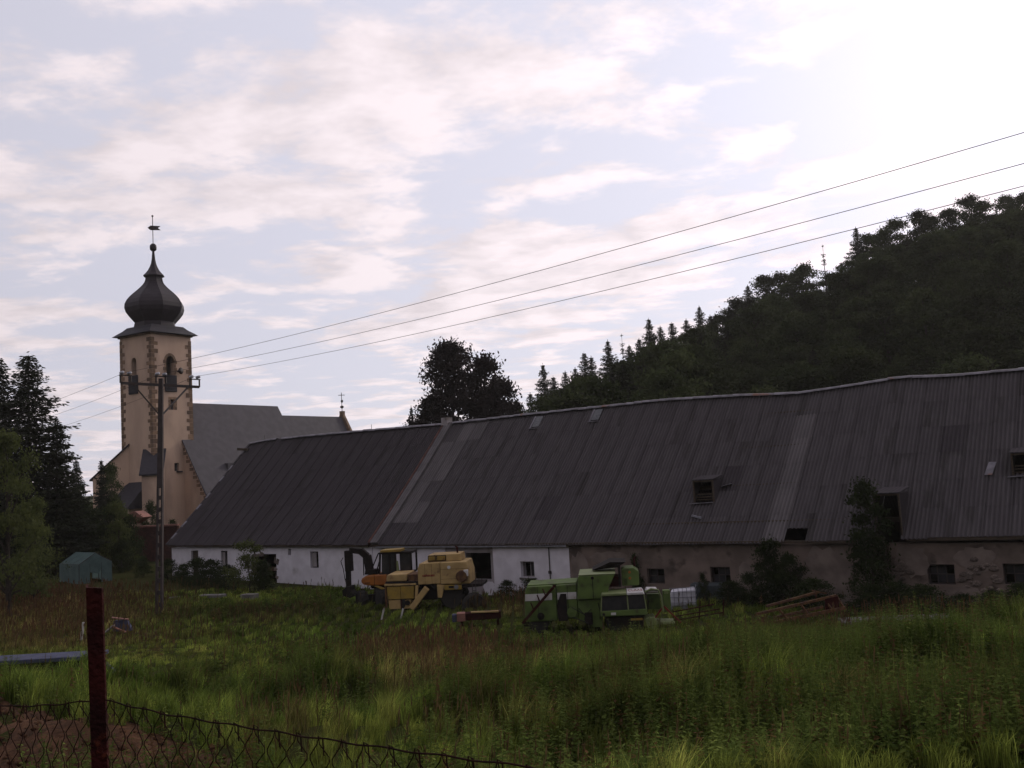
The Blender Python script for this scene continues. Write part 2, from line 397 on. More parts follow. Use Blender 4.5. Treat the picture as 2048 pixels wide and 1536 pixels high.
def make_terrain():
    ys = np.unique(np.concatenate([-np.geomspace(60, 2500, 16), np.linspace(-60, 8, 18), np.linspace(8, 60, 131), np.linspace(60, 200, 71), np.geomspace(200, 4000, 24)]))
    t = np.linspace(-1, 1, 141); xs = np.sign(t) * (np.abs(t) * 45 + 3955 * np.abs(t) ** 6)
    X, Y = np.meshgrid(xs, ys); Z = ground(X, Y)
    V = np.stack([X, Y, Z], -1).reshape(-1, 3); nx = len(xs)
    i = np.arange(len(ys) - 1)[:, None] * nx + np.arange(nx - 1)[None]
    Q = np.stack([i, i + 1, i + nx + 1, i + nx], -1).reshape(-1, 4)
    c = V[Q].mean(1); ish = (c[:, 1] > 78) & (c[:, 0] / c[:, 1] > HA[0]) & (c[:, 1] < 900)
    for nm, msk, m in (('ground', ~ish, MT['ground']), ('hill', ish, MT['hill'])):
        q = Q[msk]; ids, inv = np.unique(q, return_inverse=True)
        me = np_mesh(nm, V[ids], quads=inv.reshape(-1, 4), mat=m); me.shade_smooth()
        tag(link_mesh(nm, me), kind='structure')
make_terrain()

# bare soil patch beyond the fence
def soil_patch():
    rs = np.random.RandomState(3); poly = [(-120, 1402), (0, 1408), (60, 1425), (110, 1447), (180, 1462), (300, 1480), (400, 1502), (470, 1530), (560, 1600), (-120, 1640)]
    pts = np.array([hit(*p)[:2] for p in poly]); c = pts.mean(0)
    rings = []
    for k in np.linspace(0.0, 1.0, 14):
        rr = []
        for i in range(len(pts)):
            for f in np.linspace(0, 1, 6)[:-1]:
                p = pts[i] * (1 - f) + pts[(i + 1) % len(pts)] * f
                p = c + (p - c) * k * (1 + 0.05 * rs.randn() * (k > .9)); rr.append(p)
        rings.append(rr)
    R = np.array(rings); n = R.shape[1]
    z = ground(R[..., 0], R[..., 1]) + 0.05 + 0.10 * (vnoise(R[..., 0] * 3, R[..., 1] * 3, 4)) * (np.arange(14)[:, None] < 13)
    z[-1] -= 0.16
    V = np.concatenate([R, z[..., None]], -1).reshape(-1, 3)
    i = np.arange(13)[:, None] * n + np.arange(n)[None]; j = np.arange(13)[:, None] * n + ((np.arange(n) + 1) % n)[None]
    Q = np.stack([i, j, j + n, i + n], -1).reshape(-1, 4)
    me = np_mesh('soil_patch', V, quads=Q, mat=MT['soil'])
    tag(link_mesh('soil_patch', me), kind='structure')
    return pts
SOIL = soil_patch()
def in_poly(x, y, poly):
    ins = np.zeros(x.shape, bool); n = len(poly)
    for i in range(n):
        x1, y1 = poly[i]; x2, y2 = poly[(i + 1) % n]
        cnd = ((y1 > y) != (y2 > y)) & (x < (x2 - x1) * (y - y1) / (y2 - y1 + 1e-9) + x1)
        ins ^= cnd
    return ins

# ------------------------------------------------------------------ barns
ZB = 0.9
BROT = math.atan2(UB[1], UB[0])
BW, EZ, RZ, OV = 7.79, 4.08, 11.58, 0.25      # half width, eave height, ridge height, eave overhang
def ridge_dz(s): return np.interp(s, [-34, -32.6, -23, -14, -7.5, 2.6, 7, 10.5, 13.4, 16, 18.4, 22, 30], [-.08, .06, .06, -.02, .06, .14, -.02, -.22, -.08, .10, -.06, -.10, 0])
def eave_dz(s): return np.interp(s, [-34, -14, 0, 8, 12.7, 15.2, 17, 22, 30], [.08, 0, -.08, -.10, -.03, 0.02, .09, .17, .2])
def roof_pt(s, v, lift=0.0):
    a = np.array([s, -OV, EZ - ZB + eave_dz(s)]); b = np.array([s, BW, RZ - ZB + ridge_dz(s)])
    n = np.array([0, -(RZ - EZ), BW + OV]); n = n / np.linalg.norm(n)
    belly = -0.10 * math.sin(PI * min(max(v, 0), 1)) * (0.6 + 0.8 * vnoise(s / 5.0, 3.3, 2))
    return a + (b - a) * v + n * (lift + belly)
SL = math.hypot(BW + OV, RZ - EZ)

def sheet_mesh(name, W, L, m):
    k = 5; nx = 6 * k; V = []; Fc = []
    for i in range(nx + 1):
        x = -W / 2 + W * i / nx; z = 0.038 * math.cos(2 * PI * i / k)
        V += [(x, 0, z), (x, L, z)]
    for i in range(nx): Fc.append((2 * i, 2 * i + 2, 2 * i + 3, 2 * i + 1))
    me = bpy.data.meshes.new(name); me.from_pydata(V, [], Fc); me.materials.append(m); me.update(); me.shade_smooth()
    return me
def wall_mesh(mb, s0, s1, z0, z1, th, ops, d0=0.0):
    S = sorted({s0, s1, *[v for o in ops for v in (o[0], o[1]) if s0 < v < s1]}); Z = sorted({z0, z1, *[v for o in ops for v in (o[2], o[3]) if z0 < v < z1]})
    def solid(i, j):
        if not (0 <= i < len(S) - 1 and 0 <= j < len(Z) - 1): return False
        cs, cz = (S[i] + S[i + 1]) / 2, (Z[j] + Z[j + 1]) / 2
        return not any(o[0] < cs < o[1] and o[2] < cz < o[3] for o in ops)
    A, B = d0, d0 + th
    for i in range(len(S) - 1):
        for j in range(len(Z) - 1):
            if not solid(i, j): continue
            a, b, c, d = S[i], S[i + 1], Z[j], Z[j + 1]
            mb.add([(a, A, c), (b, A, c), (b, A, d), (a, A, d)], [(0, 1, 2, 3)])
            mb.add([(a, B, c), (b, B, c), (b, B, d), (a, B, d)], [(3, 2, 1, 0)])
            if not solid(i - 1, j): mb.add([(a, A, c), (a, A, d), (a, B, d), (a, B, c)], [(0, 1, 2, 3)])
            if not solid(i + 1, j): mb.add([(b, A, c), (b, B, c), (b, B, d), (b, A, d)], [(0, 1, 2, 3)])
            if not solid(i, j - 1): mb.add([(a, A, c), (a, B, c), (b, B, c), (b, A, c)], [(0, 1, 2, 3)])
            if not solid(i, j + 1): mb.add([(a, A, d), (b, A, d), (b, B, d), (a, B, d)], [(0, 1, 2, 3)])
    return mb

def window(parent, s0, s1, z0, z1, bars_v=(0.5,), bars_h=(), m_frame=None, depth=0.22, sill=False, panes=True):
    z0 -= ZB; z1 -= ZB; m_frame = m_frame or MT['timber']; t = 0.06
    f = MB(); e = 0.003
    f.box(s0 + e, s0 + t, depth, depth + .06, z0 + e, z1 - e).box(s1 - t, s1 - e, depth, depth + .06, z0 + e, z1 - e)
    f.box(s0 + t, s1 - t, depth, depth + .06, z0 + e, z0 + t).box(s0 + t, s1 - t, depth, depth + .06, z1 - t, z1 - e)
    fr = f.build('window', m_frame, parent)
    xs = [s0 + t] + [s0 + (s1 - s0) * b for b in bars_v] + [s1 - t]; hs = [z0 + t] + [z0 + (z1 - z0) * b for b in bars_h] + [z1 - t]
    for b in xs[1:-1]: MB().box(b - .02, b + .02, depth + .005, depth + .055, z0 + t, z1 - t).build('glazing_bar', m_frame, fr)
    for b in hs[1:-1]: MB().box(s0 + t, s1 - t, depth + .010, depth + .050, b - .018, b + .018).build('glazing_bar', m_frame, fr)
    if panes:
        for i in range(len(xs) - 1):
            for j in range(len(hs) - 1):
                if (i + j * 2 + int(s0 * 7)) % 4 == 3: continue       # broken out
                MB().box(xs[i] + .021, xs[i + 1] - .021, depth + .026, depth + .032, hs[j] + .02, hs[j + 1] - .02).build('pane', MT['glass'], fr)
    if sill: MB().box(s0 - .08, s1 + .10, -.09, depth, z0 - .10, z0 - .004).build('sill', MT['concrete'], fr)
    return fr

RNG = random.Random(11)
def roof_sheets(parent, s0, s1, ncol, base_mat, special, skip):
    W = (s1 - s0) / ncol; rows = 6; L = SL / rows
    meshes = {}
    for c in range(ncol):
        for r in range(rows):
            sc = s0 + (c + .5) * W
            for ka, kb in skip(c, r, sc):
                va, vb = (r + ka) / rows, (r + kb) / rows
                m = special(c, r, sc) or base_mat
                key = (m.name, round(kb - ka, 2))
                if key not in meshes: meshes[key] = sheet_mesh('roof_sheet', W * 1.05, L * (kb - ka), m)
                p = roof_pt(sc, va, 0.040 + RNG.uniform(-.004, .006)); q = roof_pt(sc, vb, 0.028)
                pr = roof_pt(sc + W / 2, va, 0.045); pl = roof_pt(sc - W / 2, va, 0.045)
                ax = Vector(pr - pl).normalized(); ay = Vector(q - p).normalized()
                az_ = ax.cross(ay).normalized(); ax = ay.cross(az_)
                ax = (ax + ay * RNG.uniform(-.004, .004)).normalized(); ay = az_.cross(ax)
                if r == 0: p = p - np.array(ay) * RNG.uniform(0, .07)
                o = bpy.data.objects.new('roof_sheet', meshes[key]); COL.objects.link(o); o.parent = parent
                o.matrix_local = Matrix(((ax.x, ay.x, az_.x, p[0]), (ax.y, ay.y, az_.y, p[1]), (ax.z, ay.z, az_.z, p[2]), (0, 0, 0, 1)))
def ridge_caps(parent, s0, s1, step, m):
    n = int(round((s1 - s0) / step)); step = (s1 - s0) / n
    mb = MB(); k = 6; R = .17
    vs = []; fs = []
    for e, x in enumerate((-step * .52, step * .52)):
        r = R * (1.0 if e else 1.08)
        for i in range(k + 1):
            t = PI * (0.08 + .84 * i / k); vs.append((x, -math.cos(t) * r * 1.25, math.sin(t) * r - .06))
    for i in range(k): fs.append((i, i + 1, i + k + 2, i + k + 1))
    mb.add(vs, fs); me = mb.mesh('ridge_cap', m); me.shade_smooth()
    for i in range(n):
        if RNG.random() < 0.03 and step < 1: continue
        s = s0 + (i + .5) * step; a = roof_pt(s - step / 2, 1.0); b = roof_pt(s + step / 2, 1.0)
        o = bpy.data.objects.new('ridge_cap', me); COL.objects.link(o); o.parent = parent
        c = (a + b) / 2; o.location = (c[0], c[1], c[2] + .05 + RNG.uniform(-.015, .02))
        o.rotation_euler = (RNG.uniform(-.05, .05), -math.atan2(b[2] - a[2], step) + RNG.uniform(-.012, .012), RNG.uniform(-.02, .02))
def barn_shell(parent, s0, s1, m_wall, m_back):
    """back wall, end walls, back roof slope, purlins"""
    wall_mesh(MB(), s0, s1, 0, EZ - ZB - .2, .5, [], d0=2 * BW - .5).build('back_wall', m_wall, parent)
    for s in (s0, s1 - .4):
        MB().add([(s, .503, 0), (s, 2 * BW - .503, 0), (s, 2 * BW - .503, EZ - ZB - .3), (s, BW, RZ - ZB - .45), (s, .503, EZ - ZB - .3),
                  (s + .4, .503, 0), (s + .4, 2 * BW - .503, 0), (s + .4, 2 * BW - .503, EZ - ZB - .3), (s + .4, BW, RZ - ZB - .45), (s + .4, .503, EZ - ZB - .3)],
                 [(4, 3, 2, 1, 0), (5, 6, 7, 8, 9), (0, 1, 6, 5), (1, 2, 7, 6), (2, 3, 8, 7), (3, 4, 9, 8), (4, 0, 5, 9)]).build('gable_wall', m_wall, parent)
    n = max(4, int((s1 - s0) / 2)); vs = []; fs = []
    for i in range(n + 1):
        s = s0 + (s1 - s0) * i / n; r = roof_pt(s, 1.0)
        vs += [(s, BW + .02, r[2]), (s, 2 * BW + OV, EZ - ZB), (s, BW + .02, r[2] - .06), (s, 2 * BW + OV, EZ - ZB - .06)]
    for i in range(n):
        a = 4 * i; fs += [(a, a + 1, a + 5, a + 4), (a + 2, a + 6, a + 7, a + 3)]
    MB().add(vs, fs).build('back_roof', m_back, parent)
    for v in (.12, .36, .62, .86):
        a, b = roof_pt(s0 + .5, v, -.16), roof_pt(s1 - .5, v, -.16)
        MB().beam(a, b, .14, .18).build('purlin', MT['timber'], parent)

def place(s, d=0.0, z=ZB): return P0[0] + UB[0] * s - NB[0] * d, P0[1] + UB[1] * s - NB[1] * d, z

# --- left barn (lower white wing)
lb = empty('barn', place(0), BROT)
tag(lb, 'long white-walled barn wing with dark corrugated roof nearest the church', 'barn')
opsL = [(-31.95, -31.15, 0, 3.75 - ZB), (-28.65, -27.95, 2.1 - ZB, 3.72 - ZB), (-25.3, -22.95, 0, 3.5 - ZB), (-21.76, -21.5, 3.43 - ZB, 3.83 - ZB), (-19.7, -18.95, 2.6 - ZB, 3.66 - ZB)]
tag(wall_mesh(MB(), -34.2, -14.2, 0, EZ - ZB - .12, .5, opsL).build('wall', MT['plaster_white'], lb), 'white limewashed wall with broken dark doorway')
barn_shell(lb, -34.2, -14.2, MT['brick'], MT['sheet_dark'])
MB().box(-31.93, -31.17, .15, .21, 0.02, 3.73 - ZB).build('door', MT['timber'], lb)
w_ = window(lb, -28.65, -27.95, 2.1, 3.72, bars_v=(.5,), panes=False)
MB().box(-28.58, -28.32, .10, .14, 2.2 - ZB, 3.62 - ZB).build('shutter', MT['plaster_grey'], w_)
w_ = window(lb, -19.7, -18.95, 2.6, 3.66, bars_v=(), panes=False)
MB().box(-19.62, -19.22, .08, .12, 2.68 - ZB, 3.58 - ZB).build('shutter', MT['plaster_grey'], w_)
# broken masonry round the doorway
for i in range(16):
    sx = RNG.choice((-25.3, -22.95)); zz = RNG.uniform(.4, 3.3 - ZB)
    if i > 10: sx = RNG.uniform(-25.2, -23.0); zz = 3.5 - ZB
    w, h = RNG.uniform(.10, .28), RNG.uniform(.10, .22)
    st = MB().box(-w, w, -.02, .42, -h, h).build('stone', MT['stone'], lb); st.location = (sx, .02, zz); st.rotation_euler = (RNG.uniform(-.2, .2), RNG.uniform(-.5, .5), RNG.uniform(-.1, .1))
for a, b in ((-24.6, -23.3),):
    MB().box(a, b, .2, .34, 2.35 - ZB, 2.62 - ZB).build('lintel', MT['brick'], lb)
roofL = MB().beam(roof_pt(-34.3, .0, -.06), roof_pt(-14.3, .0, -.06), .10, .14).build('roof', MT['timber'], lb)
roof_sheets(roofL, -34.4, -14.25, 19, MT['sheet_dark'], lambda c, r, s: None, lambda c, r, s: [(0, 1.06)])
ridge_caps(roofL, -34.3, -14.3, .62, MT['ridge'])
for i in range(18):       # verge boards along the free end
    a, b = roof_pt(-34.42, i / 18, .07), roof_pt(-34.42, (i + .97) / 18, .06)
    MB().beam(a, b, .20, .05).build('verge_tile', MT['ridge'] if i % 5 in (1, 3) else MT['sheet_dark'], roofL)
for s in (-32.6, -23.2, -21.0, -17.1):
    p = roof_pt(s, 1.0, .1); MB().tube([p, p + np.array([.02, 0, .42])], .018, 5).build('ridge_spike', MT['iron'], roofL)
p = roof_pt(-33.9, .93, .1)
MB().beam(p, p + np.array([-.8, -.4, .1]), .3, .2).build('loose_board', MT['timber'], roofL)

# --- right barn (long, higher, white then brown walls)
rb = empty('barn', place(0), BROT)
tag(rb, 'long tall barn with sagging grey corrugated roof, dormer hatches and brown crumbling wall', 'barn')
S0, S1 = -14.15, 26.4
def sheetcols(): return 38
dormers = [dict(s0=6.76, s1=7.74, v=.262, h=1.12), dict(s0=16.29, s1=17.27, v=.012, h=1.85), dict(s0=21.58, s1=22.58, v=.335, h=.95)]
HZ1 = EZ - ZB - .12
opsB = [(-6.95, -5.16, 2.04 - ZB, 3.56 - ZB)]
opsC = [(-3.09, -2.19, 2.22 - ZB, 3.09 - ZB)]
opsD = [(4.68, 5.66, 2.0 - ZB, 2.76 - ZB), (8.15, 9.17, 2.06 - ZB, 2.87 - ZB), (18.17, 19.27, 2.19 - ZB, 3.05 - ZB), (21.14, 22.3, 2.24 - ZB, 3.10 - ZB)]
wall_mesh(MB(), -14.15, -8.4, 0, HZ1, .5, [], 0.0).build('wall', MT['plaster_white'], rb)
tag(wall_mesh(MB(), -8.4, -4.95, 0, HZ1, .5, opsB, .03).build('wall', MT['plaster_grey'], rb), 'grey plaster bay with big dark opening')
tag(wall_mesh(MB(), -4.95, .1, 0, HZ1, .55, opsC, -.02).build('wall', MT['plaster_white'], rb), 'white limewashed bay with small window')
tag(wall_mesh(MB(), .1, S1, 0, HZ1, .5, opsD, .0).build('wall', MT['plaster_brown'], rb), 'brown crumbling plaster wall')
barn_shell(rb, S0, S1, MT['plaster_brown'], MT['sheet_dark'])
window(rb, -3.09, -2.19, 2.22, 3.09, bars_v=(.56,), sill=True, m_frame=MT['plaster_grey'])
window(rb, 4.68, 5.66, 2.0, 2.76, bars_v=(.5,), bars_h=(.5,), m_frame=MT['iron'])
window(rb, 8.15, 9.17, 2.06, 2.87, bars_v=(.33, .66), bars_h=(.5,), m_frame=MT['iron'])
window(rb, 18.17, 19.27, 2.19, 3.05, bars_v=(.33, .66), bars_h=(.5,), m_frame=MT['iron'])
window(rb, 21.14, 22.3, 2.24, 3.10, bars_v=(.33, .66), bars_h=(.5,), m_frame=MT['iron'])
MB().tube([(-1.15, -.06, .8), (-1.15, -.06, 2.95)], .03, 6).build('downpipe', MT['iron'], rb)
MB().box(-1.23, -1.07, -.11, -.03, 1.55, 1.70).build('pipe_bracket', MT['iron'], rb)
MB().beam((16.6, -.12, EZ - ZB - .15), (16.75, -.12, EZ - ZB - 1.0), .16, .10).build('hanging_board', MT['timber'], rb)
# plaster remains and bare stone
def plate(poly, th, name, m):
    mb = MB(); mb.prism([(x, z - ZB) for x, z in poly], -th, .0); return mb.build(name, m, rb)
def blob(cx, cz, rx, rz, n, seed, top=3.85, bot=.95):
    r = random.Random(seed); return [(cx + rx * math.cos(t) * r.uniform(.72, 1.15), min(top, max(bot, cz + rz * math.sin(t) * r.uniform(.75, 1.15)))) for t in [2 * PI * i / n for i in range(n)]]
for i, (cx, cz, rx, rz, m) in enumerate([(.75, 2.3, .62, 1.3, 'plaster_pale'), (13.9, 2.4, 1.15, 1.7, 'plaster_pale'), (10.2, 2.3, .75, .8, 'plaster_pale'), (2.6, 3.3, 1.2, .35, 'plaster_pale'),
        (17.6, 3.2, .75, .7, 'plaster_pale'), (20.1, 3.3, .8, .55, 'plaster_pale'), (19.4, 1.75, 1.2, .38, 'plaster_pale'), (23.8, 2.6, 1.2, 1.2, 'plaster_pale'), (-7.6, 1.7, .6, .6, 'plaster_white'), (-5.3, 1.5, .5, .5, 'plaster_white')]):
    plate(blob(cx, cz, rx, rz, 22, i), .012 + .002 * i if cx > .2 else .006, 'plaster_patch', MT[m])
sm = []
for k in range(4):
    r = random.Random(k); mb = MB(); mb.lathe([(.5, -.5), (.86, -.2), (.95, .15), (.6, .45)], 7, axis='y')
    mb.v = [(x * r.uniform(.8, 1.2), y, z * r.uniform(.8, 1.2)) for x, y, z in mb.v]; sm.append(mb.mesh('stone', MT['stone']))
for cx, cz, rx, rz, n in ((16.2, 2.35, 1.35, 1.25, 75), (20.25, 2.4, .75, .95, 36), (18.0, 1.6, 1.6, .35, 30), (11.3, 1.6, 1.0, .5, 22)):
    for i in range(n):
        t, q = RNG.uniform(0, 2 * PI), math.sqrt(RNG.random())
        o = bpy.data.objects.new('stone', RNG.choice(sm)); COL.objects.link(o); o.parent = rb
        o.location = (cx + rx * q * math.cos(t), -.03, max(.15, cz - ZB + rz * q * math.sin(t)))
        sc = RNG.uniform(.06, .17); o.scale = (sc * 1.4, .09, sc * .85); o.rotation_euler = (0, RNG.uniform(-.3, .3), 0)
roofR = MB().beam(roof_pt(S0 + .1, .0, -.06), roof_pt(15.4, .0, -.06), .10, .14).beam(roof_pt(17.5, .0, -.06), roof_pt(S1, .0, -.06), .10, .14).build('roof', MT['timber'], rb)
WR = (S1 + .1 - S0 - .4) / 38
def skipR(c, r, s):
    for d in dormers:
        if d['s0'] - .1 < s < d['s1'] + .1:
            lo = d['v'] * 6 - r; hi = d['v'] * 6 + d['h'] / (RZ - EZ) * 6 - r
            if hi <= 0 or lo >= 1: return [(0, 1.06)]
            out = []
            if lo > .12: out.append((0, round(lo, 2)))
            if hi < 1.0: out.append((round(max(hi, 0), 2), 1.06))
            return out
    if 12.0 < s < 13.1 and r == 0: return [(.5, 1.06)]
    return [(0, 1.06)]
def specR(c, r, s):
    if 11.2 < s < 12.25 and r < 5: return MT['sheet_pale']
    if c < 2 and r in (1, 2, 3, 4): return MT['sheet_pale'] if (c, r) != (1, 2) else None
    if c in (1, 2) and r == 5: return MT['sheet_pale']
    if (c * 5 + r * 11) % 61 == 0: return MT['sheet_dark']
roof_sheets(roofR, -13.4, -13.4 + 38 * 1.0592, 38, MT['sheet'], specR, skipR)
ridge_caps(roofR, S0 + .35, 4.5, .55, MT['ridge']); ridge_caps(roofR, 4.5, S1, 1.25, MT['ridge'])
# parapet strip between the two roofs
for i in range(14):
    a, b = roof_pt(-13.72, i / 14, .10), roof_pt(-13.72, (i + .98) / 14, .10)
    MB().beam(a, b, .62, .24).build('coping_stone', MT['sheet_pale'], rb)
    a, b = roof_pt(-14.12, i / 14, .12), roof_pt(-14.12, (i + .98) / 14, .12)
    MB().beam(a, b, .16, .24).build('coping_tile', MT['brick'], rb)
p = roof_pt(-13.95, 1.0, .1); MB().box(p[0] - .25, p[0] + .25, p[1] - .3, p[1] + .3, p[2] - .3, p[2] + .42).build('coping_block', MT['plaster_grey'], rb)
def dormer(d, k):
    s0, s1 = d['s0'], d['s1']; p = roof_pt((s0 + s1) / 2, d['v'], 0.05); y0, z0 = p[1], p[2]; z1 = z0 + d['h']
    slope = (RZ - EZ) / (BW + OV); depth = d['h'] / slope * .9
    yb = y0 + depth; t = .07; fr = MB()
    fr.box(s0 - t, s0, y0, y0 + .12, z0 - .05, z1).box(s1, s1 + t, y0, y0 + .12, z0 - .05, z1).box(s0, s1, y0, y0 + .12, z1 - .08, z1)
    dm = fr.build('dormer', MT['timber'], rb)
    for a in (s0 - t, s1 + t - .04):
        MB().add([(a, y0 + .12, z0), (a, yb, z0 + (yb - y0) * slope), (a, yb, z1 + .02), (a, y0 + .12, z1), (a + .04, y0 + .12, z0), (a + .04, yb, z0 + (yb - y0) * slope), (a + .04, yb, z1 + .02), (a + .04, y0 + .12, z1)],
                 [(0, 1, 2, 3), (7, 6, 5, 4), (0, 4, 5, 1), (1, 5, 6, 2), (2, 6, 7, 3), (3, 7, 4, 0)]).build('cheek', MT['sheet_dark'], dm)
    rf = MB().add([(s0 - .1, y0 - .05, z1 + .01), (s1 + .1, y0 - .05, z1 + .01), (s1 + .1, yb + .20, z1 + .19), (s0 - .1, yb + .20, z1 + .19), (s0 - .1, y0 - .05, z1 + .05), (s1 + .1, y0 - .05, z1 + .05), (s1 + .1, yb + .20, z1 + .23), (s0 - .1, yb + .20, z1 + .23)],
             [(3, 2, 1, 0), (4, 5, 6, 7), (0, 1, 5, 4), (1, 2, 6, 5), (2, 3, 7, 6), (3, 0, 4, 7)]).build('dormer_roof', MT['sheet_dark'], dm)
    if k != 1:
        MB().beam((s0 - .25, y0 - .08, z0 - .06), (s1 + .02, y0 - .08, z0 - .02), .22, .04).build('flashing', MT['ridge'], dm)
        n = 3
        for i in range(n):
            z = z0 + .12 + i * .14; MB().beam((s0, y0 + .2, z), (s1, y0 + .2, z), .03, .06).build('slat', MT['timber'], dm)
    return dm
dms = [dormer(d, k) for k, d in enumerate(dormers)]
q = roof_pt(7.95, .36, .10); MB().beam(q, q + np.array([.5, .12, .12]), .42, .02).build('bent_flashing', MT['galv'], dms[0])
q = roof_pt(6.9, .17, .12); MB().beam(q, q + np.array([.55, -.1, -.12]), .10, .09).build('loose_slate', MT['galv'], dms[0])
q = roof_pt(20.55, .34, .10); MB().beam(q, q + np.array([.15, .55, .55]), .34, .02).build('bent_flashing', MT['ridge'], dms[2])
for s, v in ((-6.45, .875), (-2.1, .885)):    # small roof hatches near the ridge
    mb = MB(); a, b = roof_pt(s, v, .10), roof_pt(s, v + .10, .10); mb.beam(a, b, .10, .05)
    a2 = roof_pt(s - .05, v, .095); b2 = roof_pt(s + .62, v, .095); mb.beam(a2, b2, .14, .05)
    h = mb.build('skylight', MT['ridge'], rb)
    c0, c1 = roof_pt(s + .33, v + .012, .085), roof_pt(s + .33, v + .098, .085); MB().beam(c0, c1, .55, .03).build('pane', MT['glass'], h)
MB().box(-13.6, .1, -OV - .02, -OV + .05, EZ - ZB - .02 - .16, EZ - ZB - .02 - .08).build('gutter', MT['galv'], rb)

# ------------------------------------------------------------------ church
CAZ = math.radians(32)
CC = np.array([math.sin(CAZ), math.cos(CAZ), 0]); CM = np.array([-math.cos(CAZ), math.sin(CAZ), 0])   # right face direction, left face direction
TC = at(302, 690, 118)                     # near corner of the tower
TS = 6.0
ZC = 2.2
church = empty('church', (TC[0], TC[1], ZC), math.atan2(CC[1], CC[0]))     # local x along the right face, local y along the left face
tag(church, 'cream church with onion-domed tower and grey slate nave roof', 'church')
TZ = 25.3      # wall top, local
def quad_open(face, w0, w1, z0, z1): return (w0, w1, z0, z1)
# tower: two visible faces with openings, two plain
def wall_dir(mb, axis, s0, s1, z0, z1, ops, off, th, flip):
    t = MB(); wall_mesh(t, s0, s1, z0, z1, th, ops)
    for i, (s, d, z) in enumerate(t.v):
        t.v[i] = (s, off + d, z) if axis == 'x' else (off + d, s, z)
    mb.v, b = mb.v, len(mb.v)
    mb.add(t.v, [f if axis == 'x' else f[::-1] for f in t.f])
opR = [(2.15, 3.35, 18.4, 22.72), (2.68, 3.28, 16.0, 17.3), (3.0, 3.7, 8.4, 9.4)]
opL = [(2.87, 3.83, 18.4, 22.66)]
tw = MB()
wall_dir(tw, 'x', 0, TS, 0, TZ, opR, 0.0, .7, False)
wall_dir(tw, 'y', .703, TS, 0, TZ, opL, 0.0, .7, True)
wall_dir(tw, 'x', .703, TS, 0, TZ, [], TS - .5, .5, False)
wall_dir(tw, 'y', .703, TS - .503, 0, TZ, [], TS - .5, .5, True)
tw.build('tower_wall', MT['church'], church)
# pointed window surrounds, louvres
def lancet(axis, c, z0, z1, w, surround):
    g = MB()
    n = 8; pts = []
    # fill the top corners of the rectangular opening so it reads as an arch
    hw = w / 2; zs = z1 - hw * 1.3
    for sgn in (-1, 1):
        prof = [(sgn * hw, zs)] + [(sgn * hw * math.cos(t * PI / 2) , zs + (z1 - zs) * math.sin(t * PI / 2) ** .9) for t in [i / n for i in range(1, n + 1)]] + [(sgn * hw, z1)]
        for (a, b), (a2, b2) in zip(prof[:-2], prof[1:-1]):
            ps = [(a, b), (sgn * hw, b), (sgn * hw, b2 + .001), (a2, b2 + .001)]
            t = MB(); t.prism([(c + x * .999, z) for x, z in ps], .01, .69)
            if axis == 'y': t.v = [(y, x, z) for x, y, z in t.v]
            g.add(t.v, t.f)
    a_ = g.build('arch', MT['church'] if not surround else MT['quoin'], church)
    if surround:
        k = 0; z = z0
        while z < zs:
            for sgn in (-1, 1):
                ln = .42 if k % 2 else .26; x0 = c + sgn * (hw + .004); x1 = c + sgn * (hw + ln)
                t = MB().box(min(x0, x1), max(x0, x1), -.035, .02, z, z + .42)
                if axis == 'y': t.v = [(y, x, zz) for x, y, zz in t.v]
                t.build('surround_stone', MT['quoin'], church)
            z += .45; k += 1
        for i in range(7):
            t0, t1 = PI * (i + .04) / 7, PI * (i + .96) / 7
            ps = [(c + (hw + .004) * math.cos(t0), zs + (z1 - zs) * math.sin(t0)), (c + (hw + .32) * math.cos(t0), zs + (z1 - zs + .35) * math.sin(t0)), (c + (hw + .32) * math.cos(t1), zs + (z1 - zs + .35) * math.sin(t1)), (c + (hw + .004) * math.cos(t1), zs + (z1 - zs) * math.sin(t1))]
            t = MB().prism(ps, -.035, .02)
            if axis == 'y': t.v = [(y, x, zz) for x, y, zz in t.v]
            t.build('surround_stone', MT['quoin'], church)
    return a_
lancet('x', 2.75, 20.4, 22.72, 1.2, True)
lancet('y', 3.35, 20.4, 22.66, .96, False)
def louvre(axis, c, w, z0, z1):
    def put(mb, nm, m, par):
        if axis == 'y': mb.v = [(y, x, z) for x, y, z in mb.v]
        return mb.build(nm, m, par)
    f = put(MB().box(c - w / 2, c + w / 2, -.12, -.03, z0, z1), 'sound_board', MT['slate'], church)
    n = 7
    for i in range(n):
        z = z0 + (z1 - z0) * (i + .5) / n
        put(MB().box(c - w / 2 + .06, c + w / 2 - .06, -.20, -.121, z - .05, z + .05), 'slat', MT['slate'], f)
louvre('x', 2.74, 1.75, 18.24, 20.3); louvre('y', 3.45, 1.75, 18.15, 20.45)
lv = MB().lathe([(.10, 0), (.16, -.25), (.40, -.6), (.42, -.62)], 14, (3.85, 0, 20.85), axis='y').build('loudspeaker_horn', MT['iron'], church, smooth=True)
